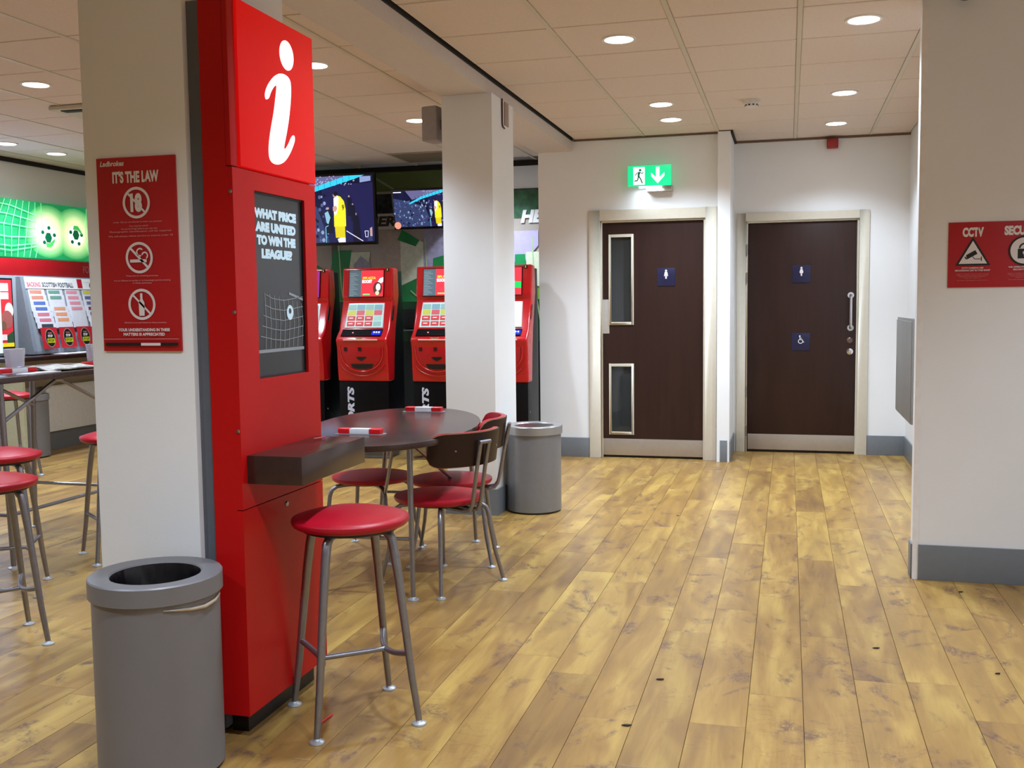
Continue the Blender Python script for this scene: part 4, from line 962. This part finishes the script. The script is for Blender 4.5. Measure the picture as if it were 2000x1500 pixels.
# ------------------------------------------------------------------ televisions
def tv(name, lab, x0, x1, z0, z1, y, tilt, b=.02, seed=1):
    t = thing(name, lab, 'television', ((x0+x1)/2, y, z0))
    H = z1-z0; Wd = x1-x0; hv = Vector((0, -math.sin(tilt), math.cos(tilt))); hu = Vector((1, 0, 0)); n = hu.cross(hv); o = Vector((x0, y, z0))
    P = lambda a, c, d: o+hu*a+hv*c+n*d
    MB().prism([(0, 0), (Wd, 0), (Wd, H), (0, H)], P, -.045, 0).build('casing', mat('tv_black', '0d0c0f', .25, var=0), t, bevel=.004)
    MB().box((x0+x1)/2-.12, (x0+x1)/2+.12, y+.05, YB-.010, (z0+z1)/2-.08, (z0+z1)/2+.08).build('wall_bracket', BLACK, t, smooth=0)
    w, h = Wd-2*b, H-2.4*b
    sc = MB().prism([(b, 1.4*b), (b+w, 1.4*b), (b+w, 1.4*b+h), (b, 1.4*b+h)], P, -.001, .0012).build('screen', mat('tv_picture_base', '141a4c', .15, var=.5, scale=9, emit=.55, ecol='10163c'), t, smooth=0)
    pr = Print(sc, P(b, 1.4*b, .0012), hu, hv, step=.0003, d0=.0002)
    S = lambda a, c: (a*w, (1-c)*h)
    def pg(ps, m): pr.poly([S(*p) for p in ps], m)
    e = lambda nm, c, s=1: scr(nm, c, s)
    nv = e('tv_navy', '191a52', .8); pg([(.55, .12), (1, .12), (1, 1), (.55, 1)], nv)
    st_ = e('tv_stand', '31406e', .8); pg([(0, .2), (.25, .3), (.5, .45), (.6, 1), (0, 1)], st_)
    rn = random.Random(seed); f1 = e('tv_face', '8fa2c4', .9); f2 = e('tv_face2', '4d5f94', .9); f3 = e('tv_dark', '0e1130', .6)
    for m, cnt in ((f3, 34), (f2, 60), (f1, 34)):
        L_ = pr.lay(m, 'graphic')
        for _ in range(cnt):
            a, c = rn.random()*.6, .28+rn.random()*.7; r = .008+rn.random()*.014
            if a > .6: continue
            L_[1].add([pr.P(*S(a+r*math.cos(k)*.7, c+r*1.6*math.sin(k)), L_[3]) for k in [2*PI*j/6 for j in range(6)]], [tuple(range(6))])
    pu = e('tv_purple', '6a6a9c', .8); pg([(.2, .0), (.9, .0), (.6, .13), (.3, .25)], pu)
    L_ = pr.lay(e('tv_dots', 'b7b7d4', .8), 'graphic')
    for _ in range(60):
        a = .45+rn.random()*.4; c = rn.random()*.14
        L_[1].add([pr.P(*S(a+.006*math.cos(k), c+.010*math.sin(k)), L_[3]) for k in [2*PI*j/5 for j in range(5)]], [tuple(range(5))])
    pg([(.25, .34), (.25, .38), (.45, .24), (.85, .05), (.93, .0), (.78, .0), (.45, .17)], e('tv_cyan', '2fc4e8', 1.1))
    for k in range(9): x = .36+k*.055; pr.line([S(x, .30-(x-.30)*.45), S(x-.006, .20-(x-.30)*.42)], .003, f3)
    pg([(.89, .02), (.985, .02), (.985, .09), (.89, .11)], e('tv_logo', '8d9fd0', .9))
    # dark figures
    for a, c, s_ in ((.84, .60, 1), (.79, .33, .7), (.82, .45, .6), (.60, .5, .9)):
        pg([(a-.022*s_, c), (a+.028*s_, c), (a+.045*s_, c+.4*s_), (a-.03*s_, c+.4*s_)], f3); pr.disc(*S(a, c-.02), .020*s_*h, e('tv_skin', 'b9a0a0', .9))
    # yellow player
    yl = e('tv_yellow', 'e6dc28', 1.1); sk = e('tv_skin2', 'c9a090', .9); wh = e('tv_white', 'e8e8ff', 1.1); hr = e('tv_hair', '181428', .5)
    pg([(.675, .95), (.70, .93), (.745, .93), (.745, 1), (.685, 1)], wh)
    pg([(.655, .74), (.745, .74), (.745, .93), (.66, .93)], e('tv_yellow2', 'd8c81c', 1.0))
    pg([(.655, .33), (.685, .29), (.715, .31), (.745, .38), (.757, .50), (.755, .76), (.65, .76), (.652, .55)], yl)
    pg([(.655, .33), (.685, .29), (.70, .33), (.69, .5), (.665, .6), (.652, .55)], wh)
    pr.disc(*S(.668, .285), .034*h, sk); pr.disc(*S(.672, .265), .034*h, hr)
    pg([(.645, .46), (.675, .44), (.685, .49), (.668, .54), (.645, .52)], sk)
    pr.text('9', *S(.735, .475), .020*w, .085*h, e('tv_num', '3a3c20', .5), .03)
    pr.line([S(.757, .83), S(.90, .99)], .006*w, wh); pr.line([S(.575, 1), S(.575, .76), S(.60, .74)], .006*w, e('tv_cyan2', '7cc4e0', 1)); pg([(.57, .55), (.60, .52), (.62, .62), (.60, .72), (.585, .70)], e('tv_teal', '86b8d0', 1))
    pr.line([S(.92, .84), S(.95, .84), S(.945, .93), S(.925, .93), S(.92, .84)], .004*w, wh); pg([(.965, .80), (.985, .78), (.985, .92), (.965, .92)], e('tv_skin', 'b9a0a0', .9)); pg([(.94, .94), (.985, .92), (.985, .99), (.94, .99)], st_)
    if seed == 2: pr.disc(*S(.04, .95), .1*h, e('tv_thumb', 'e09880', 1)); pr.rect(*S(.01, .045), *S(.14, .02), e('tv_white', 'e8e8ff', 1.1))
    pr.done()
tv('television', 'large wall television showing a footballer in yellow, beside the information pillar', -4.93, -3.735, 1.880, 2.545, 8.93, math.radians(3), .02, 1)
tv('television', 'smaller tilted wall television showing the same footballer, left of the far column', -3.575, -2.93, 2.012, 2.385, 8.98, math.radians(12), .017, 2)

# ------------------------------------------------------------------ left wall: light box, fascia, racks, counter
lb = thing('picture_lightbox', 'long backlit green picture of footballs and a goal net on the left wall', 'lightbox', (XL, 8.4, 1.78))
GA = mat('light_green', '1f9055', .4, emit=.6, var=.35, scale=3, ecol='1c9a58')
LX = -6.68
p_ = MB().box(XL, LX, 7.30, 9.44, 1.775, 2.292).build('box', GA, lb, bevel=.002)
pr = Print(p_, (LX, 0, 0), (0, 1, 0), (0, 0, 1))
lg = scr('light_lime', 'b8e070', .9); lw = scr('light_cream', 'f6ffcf', 1.0); l3 = scr('light_mint', '8fe0a0', .9); dk = scr('light_dark', '0c6a44', .55); ln = scr('light_net', '8ff0a8', .9)
def blob(y, z, r, m, rz=None): pr.disc(y, z, r, m, ry=rz or r)
def hx(a, b_, t): return ''.join('%02x' % round(int(a[i:i+2], 16)*(1-t)+int(b_[i:i+2], 16)*t) for i in (0, 2, 4))
for k in range(12):
    t_ = (k+1)/12; q = 1-t_
    m_ = scr('light_glow_%d' % k, hx('2a9a50', 'f2ffc0', t_**.8), .75+.2*t_)
    for y in (8.09, 8.455): blob(y, 2.03, .125+.20*q, m_, min(.125+.13*q, .252) )

for yc, zc, fl in ((8.075, 1.985, 1), (8.455, 2.01, -1)):
    blob(yc, zc, .105, scr('ball_white', 'fbfff4', 1), .10)
    pr.disc(yc, zc-.012*fl, .048, dk, ry=.052, n=6)
    for a in (.2, 1.45, 2.7, 3.95, 5.2): pr.disc(yc+.082*math.cos(a), zc+.08*math.sin(a), .024, dk, ry=.020, n=6)
    pr.poly([(yc-.03, zc-.10*fl), (yc+.03, zc-.10*fl), (yc+.08, zc-.05*fl), (yc+.09, zc-.01*fl), (yc+.02, zc-.06*fl), (yc-.04, zc-.06*fl)], scr('ball_green', '4cbf5c', .8))
for k in range(7):
    y = 7.42+k*.075; pr.line([(y+.12, 2.285), (y+.05*k*.4, 2.06), (y+.02, 1.78)], .006, ln)
for z in (2.23, 2.15, 2.06, 1.95, 1.87, 1.83): pr.line([(7.31, z+.02), (7.6, z+.005), (7.92, 2.02+(z-2.02)*.7)], .006, ln)
for k in range(6):
    y = 8.62+k*.13; pr.line([(y, 2.285), (y-.03, 2.03), (y+.02, 1.78)], .006, ln)
for z in (2.22, 2.1, 1.95, 1.85): pr.line([(8.62, 2.02+(z-2.02)*.7), (9.0, z), (9.43, z+.02)], .006, ln)
pr.done()
fa = thing('red_fascia', 'red fascia strip beneath the green picture lightbox', 'panel', (XL, 8.4, 1.61))
f_ = MB().box(XL, LX+.005, 7.30, 9.44, 1.615, 1.765).build('board', mat('fascia_red', 'a01018', .4), fa, bevel=.002)
pr = Print(f_, (LX+.005, 0, 0), (0, 1, 0), (0, 0, 1)); pr.text('FOOTBALL', 8.72, 1.69, .36, .07, mat('fascia_text', 'b8606a', .4), .02); pr.done()
bp_ = thing('display_backing', 'grey display housing on the left wall behind the leaflets', 'panel', (XL, 8.4, .9))
MB().box(XL+.004, -6.66, 7.38, 9.43, .905, 1.612).build('back_board', mat('display_grey', '9aa0a6', .45), bp_, smooth=0)
MB().prism([(-6.66, 1.6), (-6.615, 1.6), (-6.50, .93), (-6.50, .905), (-6.66, .905)], lambda a, b_, d: Vector((a, d, b_)), 7.615, 7.66).build('rack_side', mat('display_grey2', '7e868e', .45), bp_, smooth=0)
MB().prism([(-6.66, 1.6), (-6.625, 1.6), (-6.51, .93), (-6.51, .905), (-6.66, .905)], lambda a, b_, d: Vector((a, d, b_)), 7.661, 9.40).build('rack_front', mat('display_grey3', '8c949c', .45), bp_, smooth=0)
# promo poster in black frame
pp = thing('promo_poster', 'red promotional poster with black frame left of the leaflet rack', 'poster', (-6.66, 7.45, .97))
pf = MB().box(-6.66, -6.645, 7.36, 7.555, .965, 1.585).build('frame', BLACK, pp, bevel=.002)
pr = Print(pf, (-6.645, 0, 0), (0, 1, 0), (0, 0, 1))
pr.rect(7.37, .98, 7.54, 1.57, mat('promo_red', 'd4343c', .4, emit=.3)); wh = mat('promo_white', 'e8d8d8', .4, emit=.3)
pr.rect(7.38, 1.47, 7.50, 1.54, wh); pr.rect(7.38, 1.40, 7.50, 1.46, wh); pr.disc(7.50, 1.30, .05, wh, ry=.07); pr.disc(7.47, 1.22, .07, mat('promo_skin', 'a9605a', .4, emit=.2), ry=.08); pr.disc(7.42, 1.17, .04, mat('promo_brown', '7a5a48', .4, emit=.2))
pr.poly([(7.46, 1.08), (7.54, 1.12), (7.54, 1.02), (7.46, 1.0)], mat('promo_green', '3a5a3c', .4)); pr.rect(7.38, 1.04, 7.46, 1.09, wh); pr.rect(7.37, .98, 7.54, 1.015, mat('promo_yellow', 'e8d020', .4, emit=.4)); pr.done()
# header sign
def rx(z): return -6.625+(1.6-z)/.67*.115
hd_ = thing('leaflet_header', 'white header card with red and black football wording above the leaflets', 'sign', (-6.61, 8.3, 1.5))
uz = Vector((-.115, 0, .67)).normalized(); uy = Vector((0, 1, 0)); nn = uy.cross(uz)
def RP_(y, z, d=0): return Vector((rx(z), y, z))+nn*d
hc = MB().add([RP_(7.67, 1.495, .001), RP_(9.38, 1.495, .001), RP_(9.38, 1.598, .001), RP_(7.67, 1.598, .001), RP_(7.67, 1.495, .006), RP_(9.38, 1.495, .006), RP_(9.38, 1.598, .006), RP_(7.67, 1.598, .006)], [(0, 3, 2, 1), (4, 5, 6, 7), (0, 1, 5, 4), (1, 2, 6, 5), (2, 3, 7, 6), (3, 0, 4, 7)]).build('card', mat('header_white', 'e4e6e6', .4, emit=.12), hd_, smooth=0)
pr = Print(hc, RP_(0, 1.495, .006), (0, 1, 0), uz)
pr.text('BACKING', 7.775, .038, .17, .045, mat('head_red', 'd8606c', .4), .03); pr.text('SCOTTISH FOOTBALL', 8.09, .038, .42, .045, mat('head_dark', '5a5a60', .4), .03)
pr.text('proudly supporting the game', 7.86, .085, .36, .014, mat('head_grey', 'a0a0a8', .4), 0, res=1); pr.rect(8.36, .012, 8.43, .098, mat('head_red2', 'c01c30', .4)); pr.disc(8.56, .035, .03, mat('head_maroon', '6a2030', .4)); pr.text('gambleaware', 8.50, .07, .1, .012, mat('head_grey', 'a0a0a8', .4), 0, res=1); pr.done()
# leaflets in four columns
LC = {'orange': 'd08c78', 'blue': '5c74b8', 'pink': 'd07888', 'black': '3c4248', 'green': '6f9a88', 'amber': 'e09a70', 'rose': 'e0909c', 'yellow': 'd8cc40', 'navy': '6c7098', 'maroon': '6a3848'}
colsL = [('first', 7.69, ['orange', 'orange', 'blue', 'blue', 'pink', 'pink', 'black']), ('second', 7.93, ['green', 'green', None, 'amber', 'amber', 'amber']), ('third', 8.17, ['rose', 'rose', 'rose', 'rose']), ('fourth', 8.41, ['yellow', 'navy', 'navy', 'maroon', 'maroon', 'maroon']),
         ('fifth', 8.65, ['blue', 'green', 'orange', 'pink'])]
paper = mat('leaflet_paper', 'd9dadf', .5)
for cn, y0_, lst in colsL:
    for r, cc in enumerate(lst):
        if cc is None: continue
        zt_ = 1.488-r*.052; yy = y0_+.012*r*.6; dd = .006+.004*r
        q = [RP_(yy, zt_-.20 if zt_-.20 > 1.13 else 1.13, dd), RP_(yy+.205, zt_-.20 if zt_-.20 > 1.13 else 1.13, dd), RP_(yy+.205, zt_, dd), RP_(yy, zt_, dd)]
        o = MB().add(q + [v-nn*.002 for v in q], [(0, 1, 2, 3), (7, 6, 5, 4), (0, 4, 5, 1), (1, 5, 6, 2), (2, 6, 7, 3), (3, 7, 4, 0)]).build('leaflet', paper, None, smooth=0)
        tag(o, 'white leaflet with %s heading, %s from the top of the %s rack column' % (cc, ['top one', 'second', 'third', 'fourth', 'fifth', 'sixth', 'seventh'][r], cn), 'leaflet')
        h0, h1 = zt_-.038, zt_-.008; q = [RP_(yy+.015, h0, dd+.001), RP_(yy+.165, h0, dd+.001), RP_(yy+.165, h1, dd+.001), RP_(yy+.015, h1, dd+.001)]
        MB().add(q, [(0, 1, 2, 3)]).build('heading', mat('leaf_'+cc, LC[cc], .5), o, smooth=0)
for k, (cn, y0_, _) in enumerate(colsL):
    yy = y0_+.03; q = [RP_(yy, .945, .036), RP_(yy+.205, .945, .036), RP_(yy+.205, 1.135, .036), RP_(yy, 1.135, .036)]
    o = MB().add(q + [v-nn*.003 for v in q], [(0, 1, 2, 3), (7, 6, 5, 4), (0, 4, 5, 1), (1, 5, 6, 2), (2, 6, 7, 3), (3, 7, 4, 0)]).build('badge_card', mat('badge_red', 'c02430', .4), None, smooth=0)
    tag(o, 'red card with black oval badge at the foot of the %s leaflet column' % cn, 'card')
    pr = Print(o, RP_(yy+.1025, 1.04, .036), (0, 1, 0), uz); pr.disc(0, 0, .066, mat('badge_ring', 'a08878', .4), ry=.086); pr.disc(0, 0, .058, PRK, ry=.078); pr.rect(-.045, -.045, .05, -.005, mat('badge_yellow', 'c8cc20', .4)); pr.text('WHEN', 0, .045, .05, .014, mat('badge_pink', 'd08080', .4), .03); pr.text('STOP', 0, .018, .06, .024, PRW, .04); pr.text('STOP', 0, -.025, .08, .026, mat('badge_olive', '5a5c10', .4), .03); pr.done()
# pale lit panel at extreme left
ls = thing('lit_panel', 'tall pale blue lit panel cut by the left edge of the picture', 'sign', (-6.6, 7.2, .9))
MB().box(-6.645, -6.60, 6.75, 7.335, .93, 2.30).build('panel', mat('lit_panel_glow', 'd0e4ff', .4, emit=1.6, var=.1, scale=2, ecol='a8c4ff'), ls, bevel=.004)
MB().box(-6.65, -6.598, 7.335, 7.355, .93, 2.30).build('edge', mat('lit_edge', 'd8f0ea', .4, emit=.5), ls, smooth=0)
# counter
ct = thing('wall_counter', 'dark topped counter with cream panel along the left wall', 'counter', (-6.6, 8.2, 0))
MB().box(XL, -6.30, 7.12, 9.43, .86, .895).build('counter_top', DARKLAM, ct, bevel=.003)
MB().box(-6.66, -6.63, 7.30, 9.40, .60, .86).build('apron', mat('counter_beige', 'a3957f', .5), ct, smooth=0)
MB().box(-6.64, -6.60, 7.86, 9.40, .172, .60).build('front_panel', mat('counter_cream', 'e6e3d8', .5), ct, bevel=.003)
MB().box(XL, -6.62, 7.86, 9.43, .0, .172).build('kick_board', mat('counter_kick', '6f6f6c', .5), ct, smooth=0)
MB().box(-6.64, -6.34, 7.27, 7.30, 0, .86).build('end_panel', mat('counter_post', 'c9caa8', .5), ct, smooth=0)

# ------------------------------------------------------------------ left high table
bt = thing('high_table', 'long dark high table with grey braced legs behind the left stools', 'table', (-4.0, 4.8, 0))
MB().prism([(-3.73, 3.90), (-3.73, 5.33), (-3.80, 5.40), (-4.36, 5.40), (-4.42, 5.33), (-4.42, 3.90), (-4.36, 3.83), (-3.80, 3.83)], lambda a, b_, d: Vector((a, b_, d)), .938, .968).build('table_top', DARKLAM, bt, bevel=.003)
lx = (-3.80, -4.34); ly = (4.20, 5.06)
for x in lx:
    for y in ly:
        MB().tube([(x, y, .938), (x+(.03 if x > -4 else -.03)*.5, y, .5), (x+(.03 if x > -4 else -.03), y, .01)], [.017, .015, .013], 12).build('leg', LEGM, bt, smooth=60)
        MB().lathe([(0, .014), (.012, .012), (.028, .006), (.03, 0), (0, 0)], 20, (x+(.03 if x > -4 else -.03), y, 0)).build('foot_disc', mat('foot_disc_metal', 'b8bcc0', .35, .6), bt)
    for y, ya in ((4.20, 4.60), (5.06, 4.64)): MB().tube([(x, ya, .925), (x, y, .735)], .010, 10).build('brace', LEGM, bt)
    MB().tube([(x, 4.59, .928), (x, 4.65, .928)], .012, 8).build('brace_joint', LEGM, bt)
    xx = x+(.02 if x > -4 else -.02); MB().tube([(xx, 4.20, .27), (xx, 5.06, .27)], .010, 10).build('foot_rail', LEGM, bt)
for y in ly: MB().tube([(lx[0]+.02, y, .27), (lx[1]-.02, y, .27)], .010, 10).build('end_rail', LEGM, bt)
ZT = .9685
pen_tray(-3.95, 4.50, math.radians(80), ZT, 'red pen dispenser at the left edge on the high table')
pen_tray(-3.93, 5.12, math.radians(80), ZT, 'red pen dispenser by the clear holder near the column on the high table')
def holder(x, y, lab):
    t = thing('leaflet_holder', lab, 'holder', (x, y, ZT))
    z = ZT+.03
    MB().prism([(-.045, 0), (.045, 0), (.058, .10), (-.058, .10)], lambda a, b_, d: Vector((x+d, y+a, z+b_)), -.02, .02).build('clear_pocket', CLEAR, t, bevel=.003)
    MB().prism([(-.040, .004), (.040, .004), (.05, .094), (-.05, .094)], lambda a, b_, d: Vector((x+d, y+a, z+b_)), -.012, .012).build('slips', mat('slip_paper', 'c4bccb', .5), t, smooth=0)
    return t
holder(-3.965, 4.50, 'clear plastic slip holder standing at the left edge of the high table')
holder(-3.945, 5.12, 'clear plastic slip holder standing on the high table beside the near column')
# papers
def paper_sheet(x0, x1, y0, y1, z, m, lab, amp=.006, seed=0, rz=0):
    b = bmesh.new(); n = 14; rn = random.Random(seed); g = []
    ph = rn.random()*6
    for i in range(n+1):
        row = []
        for j in range(n+1):
            x = x0+(x1-x0)*i/n; y = y0+(y1-y0)*j/n; row.append(b.verts.new((x, y, z+amp*(1+math.sin(j*.9+ph)*math.cos(i*.7+ph)))))
        g.append(row)
    top_ = [b.faces.new((g[i][j], g[i+1][j], g[i+1][j+1], g[i][j+1])) for i in range(n) for j in range(n)]
    r = bmesh.ops.extrude_face_region(b, geom=top_); bmesh.ops.translate(b, verts=[v for v in r['geom'] if isinstance(v, bmesh.types.BMVert)], vec=(0, 0, .006))
    bmesh.ops.recalc_face_normals(b, faces=b.faces)
    return tag(link('newspaper' if amp > .003 else 'paper', b, m, None, 60), lab, 'newspaper' if amp > .003 else 'paper')
paper_sheet(-4.08, -3.80, 4.62, 4.98, ZT, mat('newsprint', 'a5a39b', .7, var=.35, scale=40), 'crumpled open newspaper near the middle of the high table', .009, 3)
paper_sheet(-3.83, -3.76, 4.35, 4.60, ZT, mat('sheet_white', 'cfc8d0', .5), 'white slip of paper on the near edge of the high table', .0005, 2)
paper_sheet(-6.52, -6.33, 7.85, 8.35, .896, mat('sheet_white2', 'e4e2ea', .5), 'large white sheet of paper on the left wall counter', .0008, 4)
